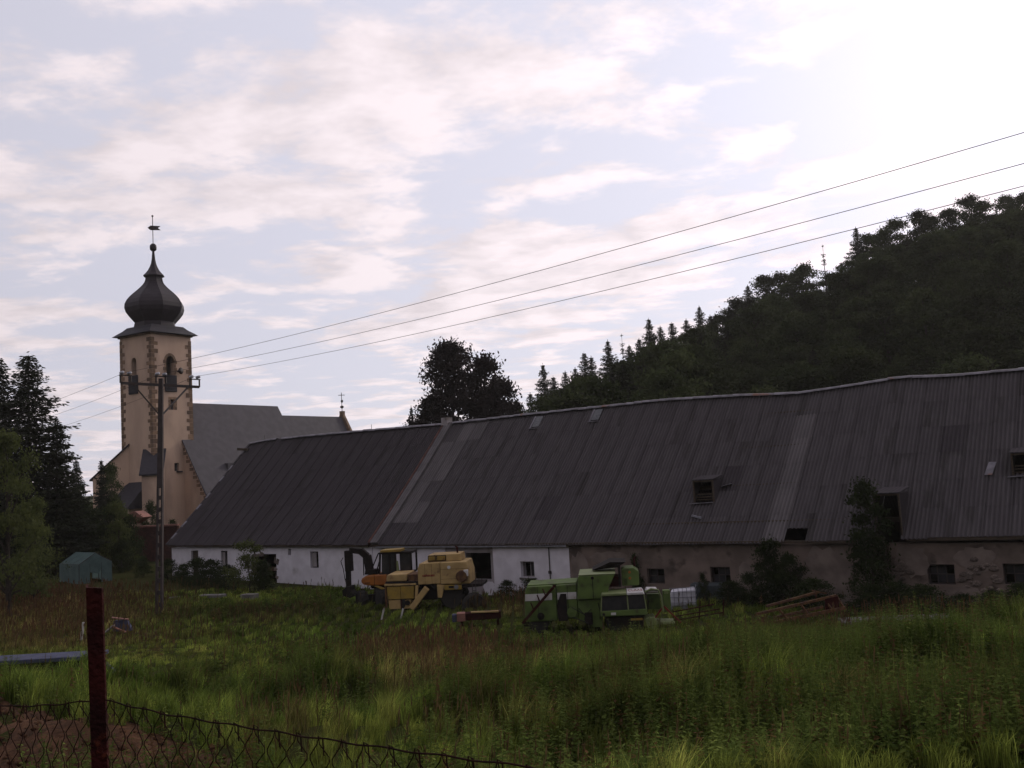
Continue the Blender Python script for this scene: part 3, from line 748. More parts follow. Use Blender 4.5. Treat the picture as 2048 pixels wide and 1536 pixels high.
for (c, w, z0, z1, nm) in ((2.98, .6, 16.0, 17.3, 'small'), (3.35, .7, 8.4, 9.4, 'low')):
    g = MB().box(c - w / 2 + .02, c + w / 2 - .02, .3, .34, z0 + .02, z1 - .02).build('window', MT['glass'], church)
    if nm == 'small':
        for sg in (-1, 1):
            for k in range(3): MB().box(*sorted((c + sg * (w / 2 + .004), c + sg * (w / 2 + .32))), -.03, .02, z0 + k * .42, z0 + k * .42 + .40).build('surround_stone', MT['quoin'], church)
        MB().box(c - w / 2 - .3, c + w / 2 + .3, -.032, .02, z1 + .004, z1 + .30).build('surround_stone', MT['quoin'], church)
    else: MB().box(c - .1, c + w, -.25, .02, z0 - .16, z0 - .004).build('sill', MT['slate'], church)
# quoins: alternate long and short stones on the three visible corners
for (kx, ky) in ((0, 0), (1, 0), (0, 1)):
    z = 5.0; k = 0
    while z < TZ - .6:
        h = RNG.uniform(.42, .60); a, b = (.85, .48) if k % 2 else (.46, .82)
        a *= RNG.uniform(.8, 1.15); b *= RNG.uniform(.8, 1.15); e = .035
        if kx == 0 and ky == 0: x0, x1, y0, y1 = -e, a, -e, b
        elif kx == 1: x0, x1, y0, y1 = TS - a, TS + e, -e, b
        else: x0, x1, y0, y1 = -e, b, TS - a, TS + e
        if not (kx == 1 and z < 7): MB().box(x0, x1, y0, y1, z, z + h - .03).build('quoin', MT['quoin'], church)
        z += h; k += 1
# cornice and square skirt roof
MB().box(-.18, TS + .18, -.18, TS + .18, TZ + .003, TZ + .17).build('cornice', MT['quoin'], church)
sk = MB(); h0 = TS / 2; prof = [(h0 + .68, .14), (h0 + .30, .46), (h0 - .20, .85), (h0 - .62, 1.30)]
vs = []; fs = []
for r, z in prof: vs += [(h0 - r, h0 - r, TZ + z + .07), (h0 + r, h0 - r, TZ + z + .07), (h0 + r, h0 + r, TZ + z + .07), (h0 - r, h0 + r, TZ + z + .07)]
for i in range(3):
    for k in range(4): fs.append((i * 4 + k, i * 4 + (k + 1) % 4, i * 4 + 4 + (k + 1) % 4, i * 4 + 4 + k))
fs += [(3, 2, 1, 0), (12, 13, 14, 15)]
sk.add(vs, fs).build('skirt_roof', MT['slate'], church)
# onion dome, profile read in metres (1 px of the photo = 0.0617 m here)
K = 0.0646; zb = 26.66
ypx = 657
dome_prof = [(39, 657), (38, 652), (37, 648), (41, 643), (47, 636), (52.5, 628), (54.8, 620), (54, 612), (50, 604), (44.5, 597), (38, 590.5), (31, 584), (25, 578), (20, 572), (17, 567), (15.5, 562), (15, 557.5), (16.5, 556), (20, 554.5), (19.5, 553.3), (15.5, 549), (11, 543), (7.5, 536), (5, 529), (3.4, 520), (2.5, 510), (2.0, 503)]
prof = [(r * .0668, (ypx - y) * K) for r, y in dome_prof]
dome = MB().lathe(prof, 8, (h0, h0, zb), phase=PI / 8).build('onion_dome', MT['copper'], church)
for k in range(8):      # standing ribs on the eight edges
    t = 2 * PI * k / 8 + PI / 8
    pts = [(h0 + r * 1.0 * math.cos(t), h0 + r * math.sin(t), zb + z) for r, z in prof[2:17]]
    MB().tube(pts, .05, 5).build('rib', MT['copper'], dome)
MB().lathe([(3.2 * K, (657 - 504) * K), (6.2 * K, (657 - 501) * K), (6.6 * K, (657 - 496) * K), (6.0 * K, (657 - 492) * K), (3 * K, (657 - 489) * K)], 12, (h0, h0, zb)).build('finial_ball', MT['copper'], dome, smooth=True)
MB().tube([(h0, h0, zb + 167 * K), (h0, h0, zb + 224 * K)], .045, 6).build('finial_rod', MT['iron'], dome)
MB().lathe([(.02, -.14), (.13, -.06), (.13, .06), (.02, .14)], 8, (h0, h0, zb + 224 * K)).build('finial_tip', MT['iron'], dome)
vz = zb + 200 * K; vx = np.array([1, -.35]) / 1.06
def vp(a, z): return (h0 + vx[0] * a * .9, h0 - .9 * .48 * a, vz + z)
vane = MB()
poly = [(-.62, 0), (-.25, .30), (.95, .27), (.62, .0), (.95, -.27), (-.25, -.30)]
vs = [(h0 + a * .80 , h0 - a * .60 - .02, vz + z) for a, z in poly] + [(h0 + a * .80, h0 - a * .60 + .02, vz + z) for a, z in poly]
vane.add(vs, [(0, 1, 2, 3), (0, 3, 4, 5), (9, 8, 7, 6), (11, 10, 9, 6)] + [(i, i + 6, (i + 1) % 6 + 6, (i + 1) % 6) for i in range(6)]).build('weather_vane', MT['iron'], dome)
# diagonal buttresses (near corner and left corner), with slate caps
def buttress(cx, cy, ang, w, ln, zlow, zhigh, cap_over=.25):
    g = empty('buttress', (cx, cy, 0), ang); g.parent = church
    a = -1.0
    MB().add([(a, -w / 2, 0), (ln, -w / 2, 0), (ln, -w / 2, zlow), (a, -w / 2, zhigh), (a, w / 2, 0), (ln, w / 2, 0), (ln, w / 2, zlow), (a, w / 2, zhigh)],
             [(0, 1, 2, 3), (7, 6, 5, 4), (0, 4, 5, 1), (1, 5, 6, 2), (2, 6, 7, 3), (3, 7, 4, 0)]).build('pier', MT['church'], g)
    o_ = w / 2 + cap_over; sl = (zhigh - zlow) / (ln - a); x1 = ln + .35; zz = zlow - .35 * sl + .04
    MB().add([(a, -o_, zhigh + .04), (x1, -o_, zz), (x1, o_, zz), (a, o_, zhigh + .04), (a, -o_, zhigh + .22), (x1, -o_, zz + .18), (x1, o_, zz + .18), (a, o_, zhigh + .22)],
             [(3, 2, 1, 0), (4, 5, 6, 7), (0, 1, 5, 4), (1, 2, 6, 5), (2, 3, 7, 6), (3, 0, 4, 7)]).build('slate_cap', MT['slate'], g)
buttress(0, 0, math.radians(225), 2.2, 2.4, 8.2, 11.0)
buttress(0, TS, math.radians(135), 1.8, 3.3, 8.0, 11.9)
# low lean-to between the buttresses
lt = MB().add([(-2.6, 1.4, 0), (0, 1.4, 0), (0, 4.8, 0), (-2.6, 4.8, 0), (-2.6, 1.4, 4.2), (0, 1.4, 4.2), (0, 4.8, 4.2), (-2.6, 4.8, 4.2)], [(3, 2, 1, 0), (4, 5, 6, 7), (0, 1, 5, 4), (1, 2, 6, 5), (2, 3, 7, 6), (3, 0, 4, 7)]).build('porch', MT['church'], church)
MB().add([(-3.0, 1.1, 4.3), (-.01, 1.1, 7.3), (-.01, 5.1, 7.3), (-3.0, 5.1, 4.3), (-3.0, 1.1, 4.1), (-.01, 1.1, 4.1), (-.01, 5.1, 4.1), (-3.0, 5.1, 4.1)], [(0, 1, 2, 3), (7, 6, 5, 4), (0, 4, 5, 1), (1, 5, 6, 2), (2, 6, 7, 3), (3, 7, 4, 0)]).build('porch_roof', MT['slate'], lt)
# nave: ridge along local x, on the tower axis
NX0, NX1, CX1 = 4.45, 23.6, 37.0; NYc = 3.0; NHW = 7.6; NRZ = 17.25; NEZ = 4.4
def gable_roof(nm, x0, x1, hw, rz_, ez_, m, th=.25):
    vs = []
    for x in (x0, x1): vs += [(x, NYc - hw, ez_), (x, NYc, rz_), (x, NYc + hw, ez_), (x, NYc - hw, ez_ - th), (x, NYc, rz_ - th), (x, NYc + hw, ez_ - th)]
    return MB().add(vs, [(0, 6, 7, 1), (1, 7, 8, 2), (3, 4, 10, 9), (4, 5, 11, 10), (0, 1, 4, 3), (1, 2, 5, 4), (6, 9, 10, 7), (7, 10, 11, 8), (0, 3, 9, 6), (2, 8, 11, 5)]).build(nm, m, church)
nr = gable_roof('nave_roof', NX0 - .15, NX1, NHW + .4, NRZ, NEZ - .4, MT['slate_roof'])
cr = gable_roof('chancel_roof', NX1 + .01, CX1, 5.9, NRZ - 1.3, NEZ + .4, MT['slate_roof'])
MB().box(NX0, NX1 - .01, NYc - NHW, NYc - NHW + .6, 0, NEZ).build('nave_wall', MT['church'], church)
MB().box(NX1, CX1, NYc - 5.4, NYc - 4.8, 0, NEZ).build('chancel_wall', MT['church'], church)
e = .3
gy = lambda y: NRZ - (NRZ - NEZ) * abs(y - NYc) / NHW - .25
MB().add([(NX0, NYc - NHW, 0), (NX0, -.003, 0), (NX0, -.003, gy(0)), (NX0, NYc - NHW, gy(NYc - NHW)), (NX0 + .6, NYc - NHW, 0), (NX0 + .6, -.003, 0), (NX0 + .6, -.003, gy(0)), (NX0 + .6, NYc - NHW, gy(NYc - NHW))],
         [(0, 1, 2, 3), (7, 6, 5, 4), (0, 4, 5, 1), (1, 5, 6, 2), (2, 6, 7, 3), (3, 7, 4, 0)]).build('west_gable', MT['church'], church)
for k in range(15):    # quoins stepping down the gable verge
    y = -.2 - k * .30; z = gy(y) - .1
    ln = .75 if k % 2 else .42
    MB().box(NX0 - .05, NX0 + .02, y - .05, y + ln - .1, z - .62, z - .25).build('quoin', MT['quoin'], church)
MB().beam((NX0 - .2, 0, gy(0) + .32), (NX0 - .2, NYc - NHW - .4, gy(NYc - NHW - .4) + .32), .10, .12).build('verge', MT['slate_roof'], nr)
pp = MB(); hw2 = 6.1
for s in (-1, 1): pp.beam((CX1 + .2, NYc, NRZ - 1.3 + .35), (CX1 + .2, NYc + s * hw2, NEZ + .75), .5, .55)
pp.build('parapet_gable', MT['quoin'], church)
MB().box(CX1 - .1, CX1 + .5, NYc - .3, NYc + .3, NRZ - 1.3, NRZ - 1.3 + .9).build('gable_block', MT['quoin'], church)
zt = NRZ - .5
MB().tube([(CX1 + .2, NYc, zt), (CX1 + .2, NYc, zt + 3.0)], .05, 6).beam((CX1 - .15, NYc + .35, zt + 2.6), (CX1 + .55, NYc - .35, zt + 2.6), .09, .09).lathe([(.05, .5), (.28, .68), (.28, .84), (.05, 1.0)], 8, (CX1 + .2, NYc, zt)).lathe([(.03, 1.4), (.16, 1.5), (.20, 1.75), (.03, 1.9)], 6, (CX1 + .25, NYc, zt)).build('gable_cross', MT['iron'], church)
for x, f in ((6.6, .93), (9.2, .34)):
    y = NYc - NHW * (1 - f); z = gy(y) + .25; MB().box(x, x + .9, y - .55, y + .15, z - .35, z + .35).build('roof_hatch', MT['slate_roof'], nr)

# ------------------------------------------------------------------ farm machines
def wheel(parent, c, R, w, rim_mat, ang=None, rim=.55):
    """tyre with a rim, axle along the parent's local y"""
    t = MB().lathe([(R * .58, -w / 2), (R * .9, -w / 2), (R, -w * .32), (R, w * .32), (R * .9, w / 2), (R * .58, w / 2)], 26, axis='y')
    for k in range(13):
        a = 2 * PI * k / 13
        for sg in (-1, 1):
            b = a + sg * .10
            t.beam((R * 1.0 * math.cos(a), 0, R * math.sin(a)), (R * 1.0 * math.cos(b), sg * w * .45, R * math.sin(b)), R * .10, R * .07, (math.cos(a), 0, math.sin(a)))
    o = t.build('wheel', MT['rubber'], parent); o.location = c
    MB().lathe([(R * rim, -w * .42), (R * rim, -w * .30), (R * .30, -w * .18), (R * .14, -w * .28), (R * .14, w * .28), (R * .30, w * .18), (R * rim, w * .30), (R * rim, w * .42)], 18, axis='y').build('rim', rim_mat, o)
    if ang: o.rotation_euler = (0, 0, ang)
    return o
def panel(parent, name, m, poly, y0, y1, bevel=.03, par=None):
    return MB().prism(poly, y0, y1).build(name, m, par or parent, bevel=bevel)
def at_ground(px, Y):
    P = at(px, 1215, Y); return float(P[0]), Y, gz(P[0], Y)

# --- cream and yellow combine
yc = empty('combine_harvester', at_ground(859, 51.3), -.10)
tag(yc, 'derelict cream and yellow combine harvester before the white barn wall', 'harvester')
def q(zx, zy): return ((zx - 1200) / 317 * 1.04, (1050 - zy) / 317)
def Q(*pts): return [q(*p) for p in pts]
body = panel(yc, 'body', MT['cream'], Q((1035, 632), (1035, 380), (1070, 287), (1400, 283), (1400, 632)), .0, 2.1, .04)
fr_ = panel(yc, 'front_cover', MT['cream'], Q((1403, 640), (1403, 283), (1820, 287), (1868, 500), (1872, 650)), -.06, 2.1, .05)
for i in range(9):
    x = 1112 + i * 22; panel(yc, 'lettering', MT['red'], Q((x, 505), (x + 15, 505), (x + 17, 474), (x + 2, 474)), -.012, .0, 0, body)
tank = panel(yc, 'grain_tank', MT['cream'], Q((1185, 283), (1200, 165), (1710, 165), (1725, 283)), .35, 1.9, .03)
for a, b in ((1200, 1308), (1338, 1475)):
    f = panel(yc, 'tank_window', MT['blackm'], Q((a - 12, 270), (a - 6, 178), (b + 10, 178), (b + 10, 270)), .32, .348, 0, tank)
panel(yc, 'tank_panel', MT['yellow'], Q((1200, 258), (1206, 188), (1308, 188), (1308, 258)), .30, .318, .01)
panel(yc, 'tank_panel', MT['yellow'], Q((1338, 258), (1344, 188), (1475, 188), (1470, 258)), .30, .318, .01)
rear = panel(yc, 'straw_hood', MT['cream'], Q((522, 560), (524, 480), (545, 446), (860, 446), (850, 565)), .05, 2.0, .05)
panel(yc, 'rusty_box', MT['rust_yellow'], Q((865, 570), (868, 462), (1028, 462), (1028, 600)), .15, 1.7, .02)
panel(yc, 'hood_lip', MT['blackm'], Q((500, 590), (510, 560), (1033, 572), (1033, 605)), .02, 1.9, .02)
panel(yc, 'hood_rail', MT['cream'], Q((492, 630), (492, 596), (1000, 606), (1000, 632)), -.04, 1.8, .02)
panel(yc, 'side_panel', MT['yellow'], Q((532, 850), (528, 645), (745, 645), (745, 850)), .0, 1.7, .02)
panel(yc, 'side_panel', MT['yellow'], Q((750, 850), (750, 645), (965, 645), (955, 850)), .0, 1.7, .02)
panel(yc, 'lower_panel', MT['cream'], Q((545, 1012), (540, 862), (735, 862), (735, 1012)), .05, 1.6, .02)
panel(yc, 'lower_panel', MT['cream'], Q((765, 1012), (762, 870), (900, 870), (890, 1012)), .07, 1.5, .02)
panel(yc, 'frame_post', MT['rust_yellow'], Q((496, 1000), (494, 632), (520, 632), (522, 1000)), -.02, .1, .01)
panel(yc, 'frame_post', MT['rust'], Q((738, 1040), (738, 860), (758, 860), (758, 1040)), -.01, .12, .01)
a, b = q(1190, 680), q(925, 1005)
MB().beam((a[0], -.22, a[1]), (b[0], -.22, b[1]), .30, .30).build('grain_elevator', MT['cream'], yc, bevel=.03)
a, b = q(1020, 640), q(1000, 880)
MB().beam((a[0], -.05, a[1]), (b[0], -.05, b[1]), .14, .14).build('chute', MT['cream'], yc)
panel(yc, 'leg_panel', MT['cream'], Q((1335, 640), (1460, 652), (1405, 860), (1340, 855)), -.02, .5, .02)
ap = panel(yc, 'step_panel', MT['yellow'], Q((1458, 732), (1458, 655), (1735, 662), (1735, 735)), -.12, 1.4, .02)
panel(yc, 'step_opening', MT['blackm'], Q((1530, 705), (1530, 668), (1610, 668), (1610, 705)), -.135, -.122, 0, ap)
x, z = q(1650, 690); MB().lathe([(.11, -.16), (.12, -.121)], 14, (x, 0, z), axis='y').build('lamp', MT['galv'], yc)
x, z = q(1748, 520); MB().lathe([(.27, -.30), (.30, -.26), (.30, -.07), (.27, -.065)], 20, (x, 0, z), axis='y').build('air_filter_drum', MT['rust_yellow'], yc)
x, z = q(1815, 470); MB().box(x - .10, x + .12, -.28, -.065, z - .16, z + .16).build('control_box', MT['offwhite'], yc, bevel=.02)
x, z = q(1545, 370); MB().lathe([(.09, -.075), (.09, -.061)], 14, (x, 0, z), axis='y').build('emblem', MT['offwhite'], fr_)
x, z = q(850, 915); MB().lathe([(.13, -.02), (.13, .06)], 16, (x, 0, z), axis='y').build('pulley', MT['blackm'], yc)
panel(yc, 'platform', MT['blackm'], Q((1735, 712), (1740, 655), (2065, 655), (2060, 700)), -.1, 1.9, .02)
for zx in (1955, 2010, 2055):
    a, b = q(zx, 655), q(zx + 4, 400 if zx == 1955 else 570)
    MB().tube([(a[0], -.05, a[1]), (b[0], -.05, b[1])], .018, 5).build('rail_post', MT['iron'], yc)
panel(yc, 'chassis', MT['blackm'], Q((540, 900), (1035, 700), (1035, 633), (1700, 740), (1700, 800), (1300, 900)), .5, 1.6, .02)
for y in (.30, 1.75): wheel(yc, (*q(1560, 0)[:1], y, .60), .62, .42, MT['rust_yellow'])
for y in (.2, 1.6): wheel(yc, (*q(700, 0)[:1], y, .42), .42, .28, MT['rust_yellow'])

for zx in (1150, 1260): panel(yc, 'panel_seam', MT['rust_yellow'], Q((zx, 628), (zx, 300), (zx + 4, 300), (zx + 4, 628)), -.006, .004, 0, body)
for zy in (400, 560): panel(yc, 'panel_seam', MT['rust_yellow'], Q((1404, zy), (1404, zy - 4), (1850, zy - 4), (1850, zy)), -.066, -.055, 0, fr_)
for k in range(5):
    a, b = q(1905, 700 + k * 60), q(1960, 700 + k * 60); MB().tube([(a[0], -.12, a[1]), (b[0], -.12, b[1])], .016, 5).build('ladder_rung', MT['iron'], yc)
for zx in (1905, 1960):
    a, b = q(zx, 660), q(zx, 960); MB().tube([(a[0], -.12, a[1]), (b[0], -.12, b[1])], .018, 5).build('ladder_rail', MT['iron'], yc)
for (a, b, c) in (((1040, 700), (1110, 760), (1210, 700)), ((1250, 640), (1290, 720), (1330, 650))):
    MB().tube([(q(*p)[0], -.04, q(*p)[1]) for p in (a, b, c)], .02, 5).build('hose', MT['rubber'], yc)
a = q(1640, 165); MB().tube([(a[0], 1.0, a[1]), (a[0], 1.0, a[1] + .28), (a[0] - .1, 1.0, a[1] + .36)], .05, 8).build('exhaust_pipe', MT['rust'], yc)

# --- orange wheeled excavator behind it
ex = empty('excavator', at_ground(757, 54.2), -.12); ex.location.z -= .15
tag(ex, 'wheeled excavator with orange engine cover and black folded boom', 'excavator')
def q(zx, zy): return ((zx - 850) / 392, (1404 - zy) / 392)
nose = panel(ex, 'engine_cover', MT['orange'], Q((1100, 940), (700, 935), (590, 915), (540, 870), (530, 820), (560, 770), (640, 725), (800, 710), (1100, 708)), -.4, 1.3, .08)
for i in range(5): panel(ex, 'lettering', MT['blackm'], Q((620 + i * 24, 885), (636 + i * 24, 885), (638 + i * 24, 866), (622 + i * 24, 866)), -.412, -.4, 0, nose)
panel(ex, 'cover_seam', MT['blackm'], Q((826, 930), (826, 715), (834, 715), (834, 930)), -.406, -.38, 0, nose)
panel(ex, 'turntable', MT['blackm'], Q((1250, 1010), (720, 1010), (700, 940), (1300, 940)), -.1, 1.0, .02)
panel(ex, 'arm_guard', MT['yellow'], Q((820, 945), (1060, 1060), (1060, 1000), (900, 942)), -.45, -.38, .01)
cab = panel(ex, 'cab', MT['blackm'], Q((935, 712), (935, 690), (1645, 690), (1645, 712)), -.36, 1.06, .01)
for zx in (940, 1170, 1300, 1640):
    for y in (-.3, 1.0):
        a, b = q(zx, 692), q(zx + (30 if zx == 940 else 0), 250); MB().beam((a[0], y, a[1]), (b[0], y, b[1]), .09, .09).build('cab_post', MT['blackm'], cab)
panel(ex, 'cab_roof', MT['blackm'], Q((930, 285), (930, 250), (1640, 250), (1660, 300)), -.38, 1.1, .02, cab)
panel(ex, 'cab_roof_panel', MT['yellow'], Q((980, 248), (980, 200), (1430, 192), (1430, 248)), -.42, .6, .02, cab)
panel(ex, 'cab_window', MT['glass'], Q((985, 695), (1000, 290), (1165, 290), (1165, 695)), -.27, -.25, 0, cab)
panel(ex, 'cab_window', MT['glass'], Q((1175, 695), (1175, 290), (1296, 290), (1296, 695)), -.27, -.25, 0, cab)
panel(ex, 'cab_window', MT['glass'], Q((1390, 695), (1390, 290), (1632, 290), (1632, 695)), -.27, -.25, 0, cab)
panel(ex, 'door_post', MT['green_light'], Q((1312, 690), (1318, 440), (1352, 440), (1380, 690)), -.33, -.27, .01, cab)
panel(ex, 'seat', MT['blackm'], Q((1010, 700), (1010, 480), (1080, 460), (1110, 700)), .2, .7, .03, cab)
boom = MB()
for a, b, w in (((700, 660), (650, 300), .42), ((655, 330), (500, 190), .36), ((520, 210), (270, 170), .30)):
    a, b = q(*a), q(*b); boom.beam((a[0], -.02, a[1]), (b[0], -.02, b[1]), .32, w, (0, 1, 0) if False else (0, 0, 1))
bo = boom.build('boom', MT['blackm'], ex, bevel=.03)
panel(ex, 'boom_foot', MT['blackm'], Q((600, 705), (620, 600), (860, 600), (890, 705)), -.25, .3, .03, bo)
dip = MB()
for a, b, w in (((240, 180), (245, 620), .42), ((220, 600), (215, 960), .24)):
    a, b = q(*a), q(*b); dip.beam((a[0], -.02, a[1]), (b[0], -.02, b[1]), .30, w, (1, 0, 0))
dp = dip.build('dipper_arm', MT['blackm'], ex, bevel=.02)
a, b = q(335, 260), q(335, 590); MB().tube([(a[0], -.2, a[1]), (b[0], -.2, b[1])], .06, 8).build('hydraulic_ram', MT['blackm'], ex)
a, b = q(140, 320), q(165, 820); m_ = q(85, 400)
MB().tube([(a[0], -.2, a[1]), (m_[0], -.2, m_[1]), (q(130, 560)[0], -.2, q(130, 560)[1]), (b[0], -.2, b[1])], .022, 6).build('hose', MT['blackm'], ex)
a, b = q(585, 340), q(580, 720); MB().tube([(a[0], -.2, a[1]), (b[0], -.2, b[1])], .03, 6).build('hose', MT['blackm'], ex)
panel(ex, 'bucket', MT['blackm'], Q((120, 1120), (110, 1010), (200, 940), (290, 930), (300, 1010), (360, 1110), (280, 1180)), -.4, .45, .02)
for a, b in (((760, 610), (925, 265)), ((870, 640), (955, 400))):
    a, b = q(*a), q(*b); MB().tube([(a[0], -.25, a[1]), (b[0], -.25, b[1])], .035, 6).build('cab_brace', MT['blackm'], ex)
for (zx, y, r) in ((520, -.2, .50), (1000, -.6, .52), (760, 1.4, .50), (1240, 1.2, .50)):
    wheel(ex, (q(zx, 0)[0], y, r - .06), r, .42, MT['orange'], ang=-math.radians(52), rim=.50)
MB().beam((q(480, 0)[0], -.2, .45), (q(1240, 0)[0], 1.0, .5), .5, .4).build('axle', MT['blackm'], ex)

# --- green combine
gc = empty('combine_harvester', at_ground(1171, 41.4), -.09)
tag(gc, 'derelict green combine harvester with white stripe and dark cab windows', 'harvester')
def q(zx, zy): return ((zx - 850) / 207, (808 - zy) / 207)
hood = panel(gc, 'straw_hood', MT['green'], Q((322, 700), (322, 525), (333, 430), (350, 397), (565, 395), (600, 420), (605, 700)), .1, 2.3, .05)
hood2 = panel(gc, 'side_cover', MT['green'], Q((608, 690), (604, 396), (782, 392), (782, 690)), .12, 2.2, .04)
panel(gc, 'white_stripe', MT['offwhite'], Q((328, 520), (333, 462), (566, 462), (564, 520)), .085, .12, .004, hood)
panel(gc, 'white_stripe', MT['offwhite'], Q((612, 520), (612, 462), (778, 462), (776, 520)), .10, .14, .004, hood2)
panel(gc, 'hood_top', MT['green'], Q((350, 397), (352, 388), (782, 384), (782, 391)), .3, 2.1, .01)
midb = panel(gc, 'body', MT['green'], Q((785, 700), (785, 530), (990, 530), (990, 770), (910, 770)), .1, 2.1, .03)
tank = panel(gc, 'grain_tank', MT['green'], Q((782, 525), (800, 335), (812, 322), (1120, 322), (1060, 440), (1050, 525)), -.05, 2.3, .04)
panel(gc, 'tank_top', MT['green_light'], Q((806, 321), (806, 314), (1125, 314), (1125, 321)), -.06, 2.32, .01, tank)
x, z = q(925, 345); MB().lathe([(.06, -.10), (.07, -.06)], 10, (x, 0, z), axis='y').build('tank_latch', MT['blackm'], tank)
panel(gc, 'tank_seam', MT['blackm'], Q((922, 520), (922, 360), (927, 360), (927, 520)), -.056, -.04, 0, tank)
a = [q(925, 300), q(1085, 232), q(1220, 238), q(1150, 285)]
MB().hexa([(a[0][0], .9, a[0][1]), (a[3][0], .9, a[3][1]), (a[3][0], 2.0, a[3][1] + .05), (a[0][0], 2.0, a[0][1] + .05), (a[1][0], .7, a[1][1]), (a[2][0], .7, a[2][1]), (a[2][0], 2.1, a[2][1] + .05), (a[1][0], 2.1, a[1][1] + .05)]).build('tank_flap', MT['blackm'], gc)
panel(gc, 'flap_post', MT['blackm'], Q((1150, 445), (1150, 255), (1172, 255), (1172, 445)), .5, .62, 0)
panel(gc, 'engine', MT['rust'], Q((1055, 445), (1060, 400), (1100, 360), (1150, 360), (1172, 445)), .6, 1.9, .03)
eb = panel(gc, 'engine_cover', MT['green'], Q((1180, 445), (1178, 310), (1195, 292), (1285, 290), (1332, 325), (1328, 445)), .75, 1.9, .04)
for zy in (328, 380):
    x, z = q(1250, zy); MB().lathe([(.055, .73), (.06, .752)], 12, (x, 0, z), axis='y').build('lamp', MT['orange'], eb)
# cab
cab = panel(gc, 'cab', MT['green'], Q((978, 662), (976, 616), (1372, 612), (1375, 662)), -.6, .95, .03)
for zx, tx in ((985, 995), (1215, 1212), (1368, 1355)):
    for y in (-.55, .9):
        a, b = q(zx, 616), q(tx, 488); MB().beam((a[0], y, a[1]), (b[0], y, b[1]), .05, .05).build('cab_post', MT['green_light'], cab)
panel(gc, 'cab_roof', MT['green_light'], Q((990, 490), (998, 470), (1208, 470), (1208, 490)), -.62, .95, .02, cab)
panel(gc, 'cab_roof_front', MT['offwhite'], Q((1210, 490), (1212, 468), (1345, 468), (1362, 490)), -.62, .95, .02, cab)
panel(gc, 'cab_window', MT['glass'], Q((990, 614), (998, 492), (1208, 492), (1212, 614)), -.55, -.53, 0, cab)
panel(gc, 'cab_window', MT['glass'], Q((1220, 612), (1216, 492), (1350, 492), (1364, 612)), -.55, -.53, 0, cab)
MB().box(q(1364, 0)[0], q(1364, 0)[0] + .02, -.5, .85, q(0, 612)[1], q(0, 492)[1]).build('cab_window', MT['glass'], cab)
panel(gc, 'number_plate', MT['offwhite'], Q((1066, 650), (1066, 630), (1108, 630), (1108, 650)), -.625, -.602, 0, cab)
x, z = q(1005, 642); MB().lathe([(.05, -.63), (.06, -.601)], 10, (x, 0, z), axis='y').build('lamp', MT['blackm'], cab)
cu = bpy.data.curves.new('lettering_curve', 'FONT'); cu.body = 'CLAAS'; cu.size = .20; cu.extrude = .004; cu.align_x = 'CENTER'
tmp = bpy.data.objects.new('lettering_curve', cu); COL.objects.link(tmp); bpy.context.view_layer.update()
me_ = bpy.data.meshes.new_from_object(tmp.evaluated_get(bpy.context.evaluated_depsgraph_get())); bpy.data.objects.remove(tmp)
me_.materials.clear(); me_.materials.append(MT['red']); lt_ = link_mesh('lettering', me_, None, cab)
x, z = q(1283, 486); lt_.location = (x, -.40, q(0, 468)[1] + .028); lt_.rotation_euler = (math.radians(25), 0, 0)
# second cab frame to the right
a = [q(1365, 480), q(1420, 458), q(1480, 468), q(1500, 520), q(1512, 650)]
MB().tube([(p[0], -.2, p[1]) for p in a], .045, 6).build('side_frame', MT['green_light'], gc)
panel(gc, 'side_frame_top', MT['offwhite'], Q((1372, 484), (1385, 462), (1470, 466), (1482, 488)), -.15, .8, .02)
panel(gc, 'side_frame_panel', MT['green'], Q((1380, 650), (1385, 520), (1492, 520), (1505, 650)), .5, .9, .02)
x, z = q(1552, 505); MB().box(x - .16, x + .14, .0, .4, z - .75, z + .12).build('tool_box', MT['green'], gc, bevel=.02)
x2, z2 = q(1552, 500); MB().box(x2 - .10, x2 + .07, -.03, -.003, z2 - .04, z2 + .06).build('tool_box_lamp', MT['green_light'], gc)
# running gear
for i, poly in enumerate((Q((612, 700), (605, 560), (640, 470), (690, 470), (690, 700)), Q((850, 740), (840, 640), (905, 640), (905, 740)), Q((1045, 790), (1045, 668), (1350, 668), (1330, 790)))):
    panel(gc, 'drive_guard' if i < 2 else 'front_axle', MT['blackm'], poly, -.02 if i < 2 else -.4, .098 if i == 0 else .9, .01)
for zx, zy, r in ((730, 628, .20), (460, 650, .15), (660, 660, .17), (865, 690, .15)):
    x, z = q(zx, zy); MB().lathe([(r, -.06), (r, -.02), (r * .85, -.01), (r * .85, .09)], 20, (x, 0, z), axis='y').lathe([(r * .3, -.10), (r * .3, -.061)], 10, (x, 0, z), axis='y').build('pulley', MT['green'] if zx == 730 else MT['blackm'], gc)
x0, z0 = q(730, 628); x1, z1 = q(870, 700)
MB().beam((x0, -.04, z0 + .2), (x1, -.04, z1 + .14), .05, .03).beam((x0, -.04, z0 - .2), (x1, -.04, z1 - .14), .05, .03).build('drive_belt', MT['rubber'], gc)
a, b = q(300, 700), q(598, 392); MB().beam((a[0], -.18, a[1]), (b[0], -.18, b[1]), .10, .11).build('unloading_arm', MT['rust'], gc)
for k in (.35, .55, .72):
    p = (a[0] + (b[0] - a[0]) * k, a[1] + (b[1] - a[1]) * k); MB().beam((p[0], -.18, p[1]), (p[0] - .12, -.05, p[1] + .3), .04, .04).build('arm_bracket', MT['rust'], gc)
panel(gc, 'rear_axle', MT['blackm'], Q((300, 740), (320, 660), (560, 680), (540, 740)), .2, 2.0, .02)
panel(gc, 'feeder_house', MT['green_light'], Q((1345, 700), (1430, 690), (1480, 760), (1440, 800), (1370, 780)), -.35, .7, .03)
